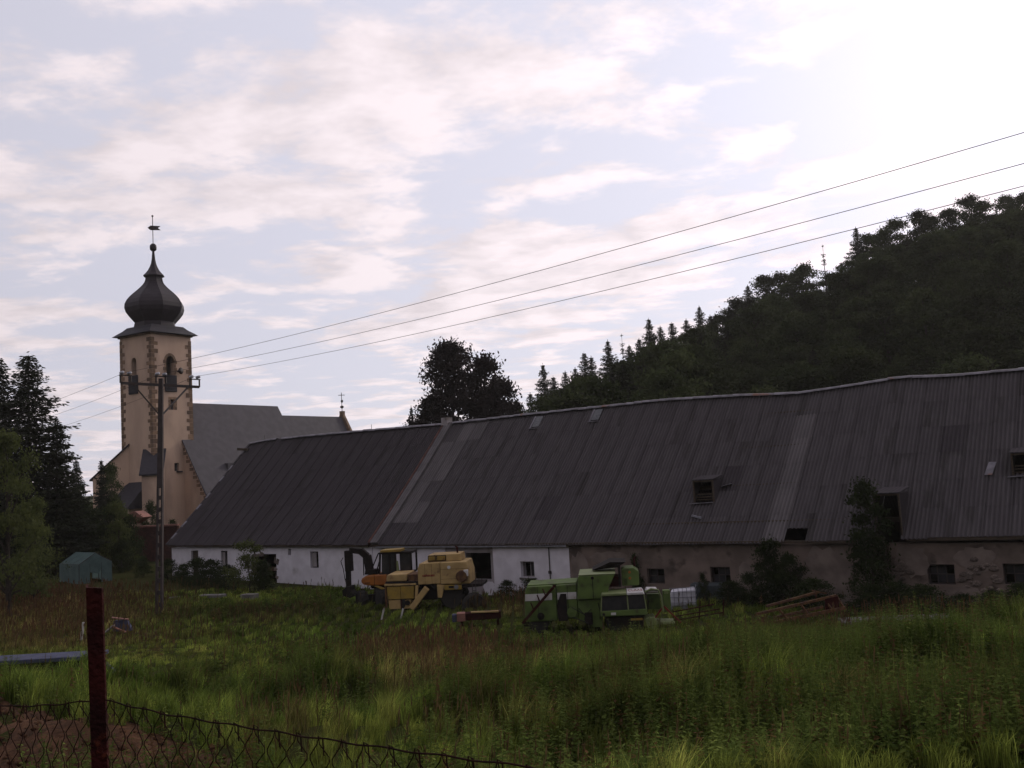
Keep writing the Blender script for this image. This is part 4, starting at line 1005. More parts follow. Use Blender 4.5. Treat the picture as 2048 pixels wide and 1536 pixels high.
panel(gc, 'feeder_lip', MT['green_light'], Q((1430, 752), (1430, 730), (1600, 738), (1600, 752)), -.4, .6, .01)
panel(gc, 'step', MT['yellow'], Q((1230, 706), (1230, 690), (1330, 690), (1330, 706)), -.52, -.2, .01)
for y in (.0, 2.0): wheel(gc, (q(1150, 0)[0], y, .62), .68, .45, MT['green_light'])
for y in (.3, 1.9): wheel(gc, (q(430, 0)[0], y, .40), .42, .28, MT['green_light'])

for k in range(6): panel(gc, 'vent_slat', MT['blackm'], Q((1196, 432 - k * 9), (1196, 428 - k * 9), (1226, 428 - k * 9), (1226, 432 - k * 9)), .738, .752, 0, eb)
for (a, b, c) in (((620, 560), (680, 640), (740, 590)), ((790, 600), (840, 660), (900, 610)), ((960, 560), (975, 640), (968, 700))):
    MB().tube([(q(*p)[0], .05, q(*p)[1]) for p in (a, b, c)], .018, 5).build('hose', MT['rubber'], gc)
for zx in (440, 700): panel(gc, 'panel_seam', MT['blackm'], Q((zx, 690), (zx, 400), (zx + 3, 400), (zx + 3, 690)), .082 if zx == 440 else .096, .11 if zx == 440 else .13, 0, hood if zx == 440 else hood2)
a = q(1300, 290); MB().tube([(a[0], 1.3, a[1]), (a[0], 1.3, a[1] + .3), (a[0] + .08, 1.3, a[1] + .4)], .05, 8).build('exhaust_pipe', MT['rust'], gc)
MB().tube([(q(1376, 640)[0], -.55, q(0, 640)[1]), (q(1390, 560)[0], -.62, q(0, 540)[1]), (q(1380, 500)[0], -.6, q(0, 500)[1])], .014, 5).build('mirror_arm', MT['blackm'], cab)

# --- red reel frame lying in front of the green combine
rr = empty('reel_frame', at_ground(1335, 41.0), -.1); tag(rr, 'red angled header reel frame in grass right of the green harvester', 'header reel')
mb = MB(); mb.beam((-.65, 0, .35), (-.15, 0, .95), .07, .07).beam((-.15, 0, .95), (.5, 0, .25), .07, .07); mb.build('a_frame', MT['red'], rr)
for z, l in ((.45, 2.2), (.65, 2.0), (.3, 2.3)): MB().tube([(.2, .3, z), (l, .9, z + .15)], .028, 6).build('reel_bar', MT['rust'], rr)
for x in (1.3, 2.3): MB().beam((x, .5 + x * .15, .25), (x + .1, .5 + x * .15, 1.0), .05, .05).build('reel_spider', MT['rust'], rr)

# --- white caged tank and the dark drum behind it
ib = empty('liquid_tote', at_ground(1368, 47.2), -.2); tag(ib, 'white plastic liquid tote in wire cage beside the green harvester', 'tote')
tb = MB().box(-.58, .58, -.48, .48, .12, .92); tb.v = [(x, y, z - (.10 if z > .5 and abs(x) < .7 and x < 0 else 0)) for x, y, z in tb.v]
tb.build('tank', MT['plastic'], ib, bevel=.10)
MB().box(-.6, .6, -.5, .5, 0, .11).build('pallet', MT['galv'], ib)
for i in range(7):
    x = -.6 + i * .2; MB().tube([(x, -.52, .1), (x, -.52, .98)], .014, 5).build('cage_bar', MT['galv'], ib)
for z in (.3, .55, .8, .98): MB().tube([(-.61, -.535, z), (.61, -.535, z), (.61, .535, z)], .014, 5).build('cage_bar', MT['galv'], ib)
dt = empty('water_tank', at_ground(1420, 48.6), -.5); tag(dt, 'dark blue-grey low water tank right of the white tote', 'tank')
MB().box(-.8, .8, -.5, .5, 0, .95).build('tank', mat('tank_paint', (0.045, 0.055, 0.062), (0.03, 0.035, 0.04), 3, .6), dt, bevel=.12)
MB().lathe([(.2, .94), (.2, 1.02)], 14).build('lid', MT['blackm'], dt)

# --- rusty cutter header on the right
ch = empty('cutter_header', at_ground(1597, 39.6), .02); tag(ch, 'rusty yellow combine cutter header frame lying in the grass', 'cutter header')
L_ = 1.72
for nm, a, b, r in (('top_beam', (-L_, 0, .55), (L_, .5, 1.02), .05), ('lower_beam', (-L_ + .3, -.2, .18), (L_ + .25, .3, .55), .06), ('back_beam', (-L_ + .6, .6, .75), (L_ - .6, .9, 1.15), .045), ('mid_beam', (-1.0, .1, .35), (1.1, .4, .62), .05)):
    MB().beam(a, b, r * 2, r * 2).build(nm, MT['rust_yellow'], ch)
for t in (0, .28, .55, .85, 1.0):
    a = Vector((-L_ + 2 * L_ * t, .5 * t, .55 + .47 * t)); b = Vector((-L_ + .3 + 2 * L_ * t * .97, -.2 + .5 * t, .18 + .37 * t)); MB().beam(a, b, .07, .07).build('cross_bar', MT['rust_yellow'], ch)
MB().prism([(1.15, .5), (1.2, .95), (1.72, 1.02), (1.75, .5)], .30, .34).build('end_plate', MT['rust'], ch)
MB().prism([(-1.72, .15), (-1.72, .55), (-1.2, .35), (-1.1, .12)], -.25, -.21).build('divider', MT['rust_yellow'], ch)
MB().beam((.75, .5, 1.28), (1.35, .55, 1.12), .06, .05).beam((.9, .5, 1.0), (.9, .5, 1.25), .05, .05).build('lever', MT['rust_yellow'], ch)
for k in range(14): MB().beam((-1.4 + k * .2, -.22, .2 + k * .022), (-1.38 + k * .2, -.42, .19 + k * .022), .03, .02).build('finger', MT['rust'], ch)

# --- low rusty frame with pale board in the middle
lf = empty('header_table', at_ground(957, 45.2), .04); tag(lf, 'low rusty table with a yellow board lying in the grass', 'scrap metal')
MB().box(-.95, 1.0, -.25, .35, .30, .62).build('trough', MT['rust'], lf, bevel=.02)
MB().beam((-.35, -.3, .68), (.9, -.25, .63), .16, .06).build('board', MT['cream'], lf)
MB().box(-1.0, -.62, -.30, .3, .28, .64).build('end_box', MT['tile'], lf, bevel=.02)
MB().box(-1.22, -1.01, -.2, .2, .25, .60).build('hub', MT['bluegrey'], lf, bevel=.05)
for x in (-.8, .85): MB().beam((x, 0, 0), (x, 0, .3), .1, .1).build('leg', MT['rust'], lf)
# --- white stakes before the yellow combine
for px_, Y, lb_ in ((762, 48.5, 'left of two leaning white stakes before the yellow harvester'), (800, 48.2, 'right of two leaning white stakes before the yellow harvester')):
    st = MB().prism([(-.04, 0), (.04, 0), (.18, .52), (.11, .55)], -.03, .03).build('stake', MT['offwhite']); st.location = at_ground(px_, Y)
    tag(st, lb_, 'stake', 'white stakes')
ty = empty('tyre', at_ground(948, 51.0), .4); tag(ty, 'big black tyre half hidden in weeds right of yellow harvester', 'tyre')
tt = MB().lathe([(.36, -.2), (.58, -.2), (.65, -.12), (.65, .12), (.58, .2), (.36, .2), (.36, -.2)], 24, axis='y').build('casing', MT['rubber'], ty); tt.location = (0, 0, .15); tt.rotation_euler = (.15, 0, 0)
MB().lathe([(.30, -.13), (.35, -.13), (.35, .13), (.30, .13)], 18, axis='y').build('rim', MT['rust'], ty); ty.children[1].location = (0, 0, .15)
# concrete slab strip
P = at_ground(1800, 39.0)
cs = MB().box(-2.3, 2.1, -.6, .6, -.2, .16).build('concrete_slab', MT['concrete'], bevel=.02); cs.location = P; cs.rotation_euler = (0, 0, -.1)
tag(cs, kind='structure')
# pale rubble and kerbs in the yard at left
for px_, Y, w, h, lb_ in ((348, 58, .6, .22, 'small pale concrete block in weeds near the utility pole'), (425, 59, 1.6, .16, 'long pale concrete kerb in front of the white wing'), (500, 57.5, .9, .55, 'grey concrete block in grass below the elder bush')):
    o = MB().box(-w / 2, w / 2, -.3, .3, -.1, .10 + h * .4).build('concrete_block', MT['concrete'], bevel=.04); o.location = at_ground(px_, Y); o.rotation_euler = (0, 0, -.3); tag(o, lb_, 'concrete block')
jk = empty('scrap_heap', at_ground(240, 46), .1); tag(jk, 'small heap of pale scrap panels and boards left of the utility pole', 'scrap')
MB().beam((-.35, -.1, .78), (.35, .1, .62), .3, .04).build('board', MT['tile'], jk)
MB().prism([(-.35, .1), (-.3, .62), (.3, .6), (.55, .1)], -.05, .25).build('grey_panel', MT['bluegrey'], jk, bevel=.03)
MB().beam((-.6, -.2, .15), (-.2, -.3, .45), .25, .05).build('white_board', MT['offwhite'], jk)
MB().beam((-.25, -.35, .4), (.35, -.4, .12), .16, .05).build('board', MT['tile'], jk)
sc_ = MB().beam((0, 0, .0), (.12, 0, .85), .05, .10).build('board', MT['offwhite']); sc_.location = at_ground(161, 44); tag(sc_, 'thin white board standing upright in grass left of the rusty post', 'board')

# low blue-grey bench-like trailer bed at left
bt = empty('trailer_bed', (*at(80, 1318, 33)[:2], gz(*at(80, 1318, 33)[:2])), .0); tag(bt, 'low blue-grey flat trailer bed in the grass behind the rusty post', 'trailer')
zt_ = at(80, 1312, 33)[2] - gz(*at(80, 1318, 33)[:2])
MB().box(-3.6, 2.05, -.55, .6, zt_ - .14, zt_).build('bed', MT['bluegrey'], bt, bevel=.03)
MB().beam((2.05, -.3, zt_ - .08), (2.75, -.3, zt_ - .75), .12, .10).build('drawbar', MT['bluegrey'], bt)
for x in (-2.2, .4): wheel(bt, (x, -.35, .12), .20, .16, MT['rust'])
MB().box(-3.4, 1.8, -.4, .5, zt_ - .40, zt_ - .145).build('chassis', MT['blackm'], bt)

# ------------------------------------------------------------------ greenhouse
gp = at(196, 1166, 69); gh = empty('greenhouse', (gp[0] - .15, 69, gz(gp[0], 69)), math.radians(48)); tag(gh, 'small green film greenhouse with pitched roof by the hedge', 'greenhouse')
# local y runs to the back left; gable faces the viewer
GW, GL, GH, GR = 1.15, 3.1, 1.35, 2.05
fr = MB()
def arch(y):
    ps = [(-GW, y, 0), (-GW, y, GH), (0, y, GR), (GW, y, GH), (GW, y, 0)]
    for a, b in zip(ps[:-1], ps[1:]): fr.tube([a, b], .025, 5)
for y in (0, 1.03, 2.06, GL): arch(y)
for x, z in ((-GW, GH), (0, GR), (GW, GH)): fr.tube([(x, 0, z), (x, GL, z)], .025, 5)
for x in (-.42, .42): fr.tube([(x, 0, 0), (x, 0, 1.75)], .022, 5)
fr.tube([(-GW, 0, GH), (GW, 0, GH)], .022, 5)
fr.build('frame', MT['iron'], gh)
FILM = mat('greenhouse_film', (0.115, 0.175, 0.17), (0.085, 0.135, 0.132), 2.0, .45, spec=.5, transl=.45, bump=.3, bscale=3)
def film(ps, nm='film_panel'):
    MB().add(ps, [tuple(range(len(ps)))]).build(nm, FILM, gh)
o_ = .028
for a, b in ((0, 1.03), (1.03, 2.06), (2.06, GL)):
    film([(-GW - o_, a, 0), (-GW - o_, b, 0), (-GW - o_, b, GH), (-GW - o_, a, GH)]); film([(GW + o_, a, 0), (GW + o_, b, 0), (GW + o_, b, GH), (GW + o_, a, GH)])
    film([(-GW - o_, a, GH), (-GW - o_, b, GH), (0, b, GR + o_), (0, a, GR + o_)]); film([(GW + o_, a, GH), (GW + o_, b, GH), (0, b, GR + o_), (0, a, GR + o_)])
film([(-GW, -o_, 0), (-.42, -o_, 0), (-.42, -o_, 1.76), (-GW, -o_, GH)]); film([(GW, -o_, 0), (.42, -o_, 0), (.42, -o_, 1.76), (GW, -o_, GH)])
film([(-.42, -o_, GH), (.42, -o_, GH), (.42, -o_, 1.76), (0, -o_, GR), (-.42, -o_, 1.76)]); film([(-.40, -o_, .75), (.2, -o_, .6), (.40, -o_, 1.0), (.40, -o_, GH), (-.40, -o_, GH)], 'door_flap')

# ------------------------------------------------------------------ brick outbuilding behind
bp = at(285, 1110, 84); bh = empty('brick_shed', (bp[0], 84, gz(bp[0], 84)), -.15); tag(bh, 'ruined red brick shed wall with pale capping beside the barn end', 'shed')
MB().box(-2.6, 3.2, 0, .4, 0, 2.9).build('wall', MT['brick'], bh)
MB().box(-2.7, 3.3, -.06, .46, 2.903, 3.05).build('capping', MT['tile'], bh)
MB().box(-2.7, -1.2, -.07, .47, 3.053, 3.15).build('capping_slab', MT['concrete'], bh)
MB().prism([(-2.2, 3.2), (-1.5, 3.2), (-.4, 3.75), (-1.2, 4.3), (-2.6, 3.75)], 1.0, 2.5).build('tiled_roof', MT['tile'], bh)
bm_ = MB().box(-.12, .12, -.02, .05, -.035, .035).mesh('brick', MT['brick'])
for i in range(230):
    r_ = i // 23; o = bpy.data.objects.new('brick', bm_); COL.objects.link(o); o.parent = bh
    o.location = (-2.4 + (i % 23) * .25 + (r_ % 2) * .12, 0, 2.85 - r_ * .085); o.rotation_euler = (0, RNG.uniform(-.02, .02), 0)

# ------------------------------------------------------------------ utility pole and wires
pb = at(317, 1185, 52); ZP = gz(pb[0], 52) - .3
pole = empty('utility_pole', (pb[0], 52, ZP), 0); tag(pole, 'tall slotted concrete utility pole with steel crossarm before the church', 'utility pole')
top = at(322, 757, 52) - np.array([pb[0], 52, ZP]); TPZ = float(top[2]); TPX = float(top[0])
def pc(z): return TPX * z / TPZ
shaft = MB()
for sg in (-1, 1):
    w0, w1 = .14, .10
    shaft.hexa([(sg * w0 - .05, -.12, 0), (sg * w0 + .05, -.12, 0), (sg * w0 + .05, .12, 0), (sg * w0 - .05, .12, 0), (pc(TPZ * .55) + sg * .11 - .045, -.10, TPZ * .55), (pc(TPZ * .55) + sg * .11 + .045, -.10, TPZ * .55), (pc(TPZ * .55) + sg * .11 + .045, .10, TPZ * .55), (pc(TPZ * .55) + sg * .11 - .045, .10, TPZ * .55)])
k = 0; z = .1
while z < TPZ * .55:
    shaft.box(pc(z) - .11, pc(z) + .11, -.06, .06, z, z + .22); z += .62
shaft.hexa([(pc(TPZ * .55) - .15, -.10, TPZ * .55 - .05), (pc(TPZ * .55) + .15, -.10, TPZ * .55 - .05), (pc(TPZ * .55) + .15, .10, TPZ * .55 - .05), (pc(TPZ * .55) - .15, .10, TPZ * .55 - .05), (TPX - .11, -.08, TPZ), (TPX + .11, -.08, TPZ), (TPX + .11, .08, TPZ), (TPX - .11, .08, TPZ)])
shaft.build('shaft', MT['concrete'] if False else mat('pole_concrete', (0.055, 0.042, 0.042), (0.038, 0.030, 0.030), 3, .9), pole)
base = np.array([pb[0], 52, ZP])
aL = at(242, 766, 51.0) - base; aR = at(398, 774, 54.2) - base
MB().beam(aL, aR, .12, .14).build('crossarm', MT['iron'], pole)
aC = (aL + aR) / 2
for e_, t_ in ((aL, .36), (aR, .36)):
    p1 = aC + (e_ - aC) * .72; p2 = np.array([pc(TPZ - 1.9), 0, TPZ - 1.9]) + (e_ - aC) * .06
    MB().beam(p1, p2, .07, .07).build('brace', MT['iron'], pole)
wd = np.array([.68, -.73, 0]); ad = (aR - aL) / np.linalg.norm(aR - aL)
tips = []
for c, h in ((aL + ad * .25, .42), (aC + np.array([0, 0, .12]), .35), (aR - ad * .25, .42)):
    for s in (-.28, .28): MB().beam(c + ad * s, c + ad * s + np.array([0, 0, h]), .07, .07).build('insulator_bracket', MT['iron'], pole)
    MB().beam(c - ad * .34 + np.array([0, 0, h]), c + ad * .34 + np.array([0, 0, h]), .06, .06).build('insulator_bracket', MT['iron'], pole)
    for s in (-.2, .2):
        prof = []
        for i in range(5): prof += [(.05, i * .07 - .15), (.085, i * .07 - .125), (.05, i * .07 - .10)]
        o = MB().lathe(prof, 10, axis='x').build('insulator', MT['porcelain'], pole, smooth=True)
        o.location = c + ad * s + np.array([0, 0, h + .13]); o.rotation_euler = (0, 0, math.atan2(wd[1], wd[0]))
    tips.append(c + base + np.array([0, 0, h + .15]))
rights = [at(2048, 265, 19), at(2048, 327, 19.6), at(2048, 372, 20.2)]
WN = ('uppermost', 'middle', 'lowest')
wm = mat('wire_metal', (0.07, 0.06, 0.06), None, rough=.9, spec=.1)
for i, (t_, r_) in enumerate(zip(tips, rights)):
    d = (r_ - t_); far = t_ + d * 1.7; left = t_ - d * 1.6; left[2] = t_[2]
    pts = []
    for k in range(25):
        u = k / 24; p = t_ + (far - t_) * u; p = p + np.array([0, 0, -.9 * 4 * (u * 1.0) * (1 - u)]); pts.append(p)
    sag1 = -.9 * 4 * (1 / 1.7) * (1 - 1 / 1.7)
    for k in range(25): pts[k] = pts[k] - np.array([0, 0, sag1 * (k / 24) * 1.7])
    lp = [t_ + (left - t_) * u - np.array([0, 0, 1.0 * 4 * u * (1 - u)]) for u in [k / 16 for k in range(1, 17)]]
    w_ = MB().tube(lp[::-1] + pts, .009, 5).build('power_line', wm)
    tag(w_, f'{WN[i]} of the three overhead wires crossing the sky from the pole', 'wire', 'overhead power lines')

# ------------------------------------------------------------------ chain link fence in front
fp = at(201, 1170, 2.65)
fd = Vector((math.cos(math.radians(33.5)), -math.sin(math.radians(33.5)), 0))     # along the fence to the right and nearer
fz = gz(fp[0], fp[1])
fence = empty('chain_link_fence', (fp[0], fp[1], fz), math.atan2(fd.y, fd.x)); tag(fence, 'rusty chain-link wire fence with a red-brown steel post', 'fence')
PH = float(fp[2] - fz)
ps = MB()
# angle-iron post: two flanges, ragged top
def flange(x0, x1, y0, y1, tilt):
    n = 7; vs = []
    for i in range(n + 1):
        x = x0 + (x1 - x0) * i / n; y = y0 + (y1 - y0) * i / n; vs.append((x, y, PH + tilt * i / n + RNG.uniform(-.0025, .0025)))
    return vs
w_ = .0262
prof = [(-w_, .012), (-w_ * .1, -.030), (w_, -.006), (w_ * .96, .004), (-w_ * .1, -.020), (-w_ * .92, .018)]
zt = [PH + .002, PH - .002, PH - .008, PH - .008, PH - .002, PH + .003]
nseg = 14; vs = []; fs = []
for k in range(nseg + 1):
    f = k / nseg
    for i, (x, y) in enumerate(prof): vs.append((x * 1.06 + RNG.uniform(-.0004, .0004), y, -.3 + (zt[i] + .3) * f))
for k in range(nseg):
    for i in range(6): fs.append((k * 6 + i, k * 6 + (i + 1) % 6, k * 6 + 6 + (i + 1) % 6, k * 6 + 6 + i))
fs.append(tuple(nseg * 6 + i for i in range(6)))
po = ps.add(vs, fs).build('post', MT['rust'], fence); po.rotation_euler = (0, -.014, -math.atan2(fd.y, fd.x) - .15)
CELL = .0345; HH = .039
ZT = float(at(260, 1404, 2.60)[2] - fz)
def topz(x):     # wire sags between the post and its neighbours
    return ZT + (-.010 * min(1, abs(x) / .25)) - (.045 * min(1, -x / .45) if x < 0 else 0) - (.012 * math.sin(min(PI, abs(x) / 1.9 * PI)) if x > 0 else .0)
xs = [x for x in np.arange(-.95, 2.3, .03)]
MB().tube([(x, .0, topz(x) + .002 * math.sin(x * 40)) for x in xs], .0020, 6).build('top_wire', MT['rust_wire'], fence)
n0, n1 = int(-.95 / CELL), int(2.3 / CELL)
for k in range(n0, n1):
    x0 = k * CELL + CELL * .5
    if abs(x0) < .012: continue
    pts = []; z = topz(x0) - .002; i = 0
    rows_ = int((topz(x0) - .05) / HH)
    jit = [RNG.uniform(-.003, .003) for _ in range(rows_ + 2)]
    for i in range(rows_ + 1):
        sx = (.5 if i % 2 else -.5) * CELL * (1 if k % 2 else -1) * 1.02
        pts.append((x0 + sx + jit[i], (.0025 if i % 2 else -.0025), topz(x0) - .006 - i * HH + RNG.uniform(-.002, .002)))
    # softened bends
    P2 = [pts[0]]
    for a, b in zip(pts[:-1], pts[1:]):
        P2 += [tuple(a[j] * .86 + b[j] * .14 for j in range(3)), tuple(a[j] * .14 + b[j] * .86 for j in range(3))]
    a = pts[0]
    hook = [(a[0] + .010, .004, a[2] - .030), (a[0] + .006, .006, a[2] + .006), (a[0], .0, a[2] + .012)]
    MB().tube(hook + P2[1:], .00135, 5).build('wire', MT['rust_wire'], fence)

# ------------------------------------------------------------------ haze
hz = MB().box(-420, 420, -260, 620, -30, 130).build('haze', None)
hm = bpy.data.materials.new('haze'); hm.use_nodes = True; hm.node_tree.nodes.clear()
pv = hm.node_tree.nodes.new('ShaderNodeVolumePrincipled'); ho = hm.node_tree.nodes.new('ShaderNodeOutputMaterial')
pv.inputs['Color'].default_value = (0.92, 0.90, 0.88, 1); pv.inputs['Density'].default_value = HAZE; pv.inputs['Anisotropy'].default_value = 0.3
hm.node_tree.links.new(pv.outputs[0], ho.inputs['Volume']); hz.data.materials.append(hm)
tag(hz, 'thin pale air haze over the valley', 'haze', kind='stuff')

# ------------------------------------------------------------------ trees and shrubs
def leaf_quads(C, size, rs, up=.35, aspect=.6, D=None):
    """one small diamond leaf (or spray) per centre"""
    n = len(C); d = rs.randn(n, 3) if D is None else D + rs.randn(n, 3) * .35
    d /= np.linalg.norm(d, axis=1)[:, None] + 1e-9
    u = rs.randn(n, 3); u[:, 2] += up; r = np.cross(d, u); r /= np.linalg.norm(r, axis=1)[:, None] + 1e-9
    s = np.asarray(size).reshape(-1, 1) * np.ones((n, 1))
    V = np.stack([C - d * s * .5, C + r * s * aspect * .5, C + d * s * .5, C - r * s * aspect * .5], 1).reshape(-1, 3)
    return V, np.arange(4 * n).reshape(-1, 4)
def crown_leafy(seed, H, R, lobes=14, per=260, leaf=.30, base=.25, flat=1.0, taper=.5):
    """crown of leaf clumps gathered in lobes, uneven outline with gaps; H total height, base where the crown starts"""
    rs = np.random.RandomState(seed); C = []; S = []
    cents = []
    for i in range(lobes):
        t = (i + rs.rand()) / lobes; z = H * (base + (1 - base) * t * .93)
        rr = R * (np.sin(PI * (.15 + .80 * t) ** .9) ** .7) * (1 - taper * .25 * t)
        a = i * 2.4 + rs.rand() * .8; k = rr * rs.uniform(.25, .80)
        lr = R * rs.uniform(.30, .50) * (1 - .35 * t)
        cents.append((k * math.cos(a), k * math.sin(a), z, lr))
    cents.append((0, 0, H * .93, R * .24)); cents.append((0, 0, H * (base + .4 * (1 - base)), R * .5))
    for x, y, z, lr in cents:
        m = max(6, int(per / 14))
        d = rs.randn(m, 3); d /= np.linalg.norm(d, axis=1)[:, None]; d[:, 2] = np.where(d[:, 2] < -.3, -d[:, 2] * .6, d[:, 2])
        cl = np.array([x, y, z]) + d * lr * rs.uniform(.55, 1.05, (m, 1)) * np.array([1, 1, .85 * flat])
        for c in cl:
            kk = 14; C.append(c + rs.randn(kk, 3) * np.array([1, 1, .6]) * leaf * rs.uniform(.8, 1.6))
            S.append(rs.uniform(.6, 1.25, kk) * leaf)
    C = np.concatenate(C); S = np.concatenate(S); C[:, 2] = np.maximum(C[:, 2], H * base * .35)
    V, Q = leaf_quads(C, S, rs)
    return V, Q, cents
def trunk_leafy(seed, H, R, cents, r0):
    r = random.Random(seed); mb = MB(); top = Vector((r.uniform(-.3, .3), r.uniform(-.3, .3), H * .8)); pts = [Vector((0, 0, -.3))]
    for i in range(1, 7): pts.append(Vector((top.x * i / 6 + r.uniform(-.1, .1), top.y * i / 6 + r.uniform(-.1, .1), top.z * i / 6)))
    mb.tube(pts, [r0 * (1.15 - .155 * i) for i in range(7)], 8)
    for x, y, z, lr in cents[:-2]:
        zb_ = max(H * .12, z - math.hypot(x, y) * .9 - .4); k = min(1, zb_ / top.z); st = Vector((top.x * k, top.y * k, zb_))
        e = Vector((x, y, z)); mid = (st + e) / 2 + Vector((0, 0, lr * .15)); mb.tube([st, mid, e], [r0 * .38, r0 * .24, r0 * .07], 5)
    return mb
def crown_spruce(seed, H, R, whorl=.42, spray=.42, dens=1.0, thin=0.0, base=.08, ragged=.25):
    rs = np.random.RandomState(seed); C = []; D = []; S = []
    z = H * base
    while z < H * .985:
        t = z / H; L = R * (1 - t) ** .82 * rs.uniform(1 - ragged, 1 + ragged) + .12
        nb = max(4, int((7 + 3 * rs.rand()) * dens)); a0 = rs.rand() * 6.28
        if rs.rand() < thin: z += whorl * rs.uniform(.6, 1.4); continue
        for b in range(nb):
            a = a0 + b * 6.28 / nb + rs.uniform(-.2, .2); l = L * rs.uniform(.6, 1.1); droop = rs.uniform(.15, .42) * (1 - t * .6)
            m = max(3, int(l / spray * 4.0)); k = np.linspace(.12, 1, m)
            x = np.cos(a) * l * k; y = np.sin(a) * l * k; zz = z - droop * l * k + .24 * l * k ** 2.2
            P = np.stack([x, y, zz], 1)
            side = np.array([-np.sin(a), np.cos(a), 0])
            for sg in (-1, 0, 1):
                off = sg * side[None] * (l * .26 * np.sin(np.pi * k) + .04)[:, None]
                C.append(P + off + rs.randn(m, 3) * .06 - np.array([0, 0, .05]) * abs(sg))
                d = np.stack([np.full(m, np.cos(a)), np.full(m, np.sin(a)), np.full(m, -.30)], 1) + sg * side[None] * .6; D.append(d)
                S.append(np.full(m, spray) * rs.uniform(.7, 1.2, m) * (1 - .35 * t))
        z += whorl * rs.uniform(.7, 1.25) * (1 - .35 * t)
    C = np.concatenate(C); D = np.concatenate(D); S = np.concatenate(S)
    tip = np.stack([np.zeros(8), np.zeros(8), np.linspace(H * .93, H, 8)], 1); C = np.concatenate([C, tip]); D = np.concatenate([D, np.tile([0, 0, 1.], (8, 1))]); S = np.concatenate([S, np.full(8, spray * .6)])
    return leaf_quads(C, S, rs, up=1.2, aspect=.42, D=D)
class TreeKind:
    def __init__(s, name, crown_me, trunk_me, H, R): s.name, s.c, s.t, s.H, s.R = name, crown_me, trunk_me, H, R
def leafy_kind(name, seed, H, R, m, r0=.22, **kw):
    V, Q, ce = crown_leafy(seed, H, R, **kw); return TreeKind(name, np_mesh('crown', V, quads=Q, mat=m), trunk_leafy(seed, H, R, ce, r0).mesh('trunk', MT['bark']), H, R)
def spruce_kind(name, seed, H, R, m, r0=.2, **kw):
    V, Q = crown_spruce(seed, H, R, **kw); t = MB().tube([(0, 0, -.3), (0, 0, H * .5), (0, 0, H * .98)], [r0, r0 * .6, .015], 7)
    rs = random.Random(seed)
    for i in range(26):
        z = H * rs.uniform(.08, .95); a = rs.uniform(0, 6.28); l = R * (1 - z / H) ** .8 * rs.uniform(.8, 1.15); t.tube([(0, 0, z), (l * math.cos(a), l * math.sin(a), z - .1 * l)], [.035, .008], 4, caps=False)
    return TreeKind(name, np_mesh('crown', V, quads=Q, mat=m), t.mesh('trunk', MT['bark']), H, R)
def plant(kind, loc, h, rot=0.0, wide=1.0, label=None, cat='tree', group=None, name=None, stem=True):
    g = empty(name or kind.name, loc, rot); k = h / kind.H; g.scale = (k * wide, k * wide, k)
    link_mesh('crown', kind.c, None, g)
    if stem: link_mesh('trunk', kind.t, None, g)
    tag(g, label, cat, group); last_plant[0] = g; return g
last_plant = [None]
def plant_px(kind, px_, top, Y, base_z=None, **kw):
    P = at(px_, top, Y); bz = gz(P[0], Y) if base_z is None else base_z
    return plant(kind, (P[0], Y, bz), float(P[2] - bz), **kw)

HL = [leafy_kind('leafy_tree', 40 + i, 14, 4.6, MT['leaf_hill'], lobes=15, per=440, leaf=.40, base=.15) for i in range(5)]
HS = [spruce_kind('spruce_tree', 60 + i, 16, 3.5, MT['needle'], whorl=.32, spray=.55, dens=.62, ragged=.55) for i in range(3)]
HT = spruce_kind('spruce_tree', 70, 16, 1.5, MT['needle'], whorl=.45, spray=.38, dens=.5, thin=.35, ragged=.6)
# skyline of the hill, tree by tree
sky_spruce = [(1034, 800, 0, 'small ragged spruce lowest on the hill skyline'), (1060, 785, 0, 'short spruce second lowest on the hill skyline'), (1085, 727, 1, 'tall open spruce standing right of the big dark tree'), (1106, 752, 0, 'spruce just right of the tall open spruce'), (1130, 742, 2, 'spruce with blunt top low on the hill skyline'), (1150, 735, 1, 'slender spruce beside a bushy spire low on the hill'), (1168, 704, 2, 'bushy twin-topped spruce on the lower hill skyline'),
    (1182, 712, 0, 'spruce leaning behind the twin-topped spruce'), (1215, 680, 1, 'airy pale-topped spruce on the lower hill skyline'), (1243, 668, 3, 'thin spire-topped spruce on the lower hill skyline'), (1258, 690, 2, 'dense spruce under the thin spire'), (1278, 676, 0, 'spruce between thin spire and tall pointed spruce'), (1297, 636, 1, 'tall pointed spruce midway along the lower hill skyline'), (1320, 652, 2, 'spruce right of the tall pointed spruce'),
    (1343, 644, 0, 'narrow spruce left of a bushy pair on the hill skyline'), (1372, 638, 1, 'bushy spruce on the hill skyline above the barn middle'), (1398, 612, 2, 'tall broad spruce before the leafy canopy begins'), (1420, 630, 0, 'spruce beside the broad one where leafy canopy begins'), (1458, 612, 1, 'half hidden spruce tip at the canopy edge'), (1495, 570, 2, 'spruce with spiky crown rising from leafy canopy'),
    (1645, 489, 3, 'thin bare spire of spruce high on the skyline'), (1682, 524, 0, 'small spruce between the bare spire and dense spruce'), (1711, 454, 1, 'dense dark spruce rising sharply on the upper skyline'), (1990, 400, 3, 'thin spruce tip near the top of the hill')]
R2 = random.Random(77)
placed = []
for i, (px_, top_, k, lab) in enumerate(sky_spruce):
    Y = 166 + R2.uniform(-8, 5); P = at(px_, top_, Y); bz = gz(P[0], Y) - .5; h = float(P[2] - bz)
    kd = HT if k == 3 else HS[k]; plant(kd, (P[0], Y, bz), max(h, 7), R2.uniform(0, 6), wide=max(.75, min(1.5, 15 / max(h, 7))) * (1.0 if k != 3 else .9), label=lab, cat='tree', group='spruces on the hill skyline'); placed.append((P[0], Y))
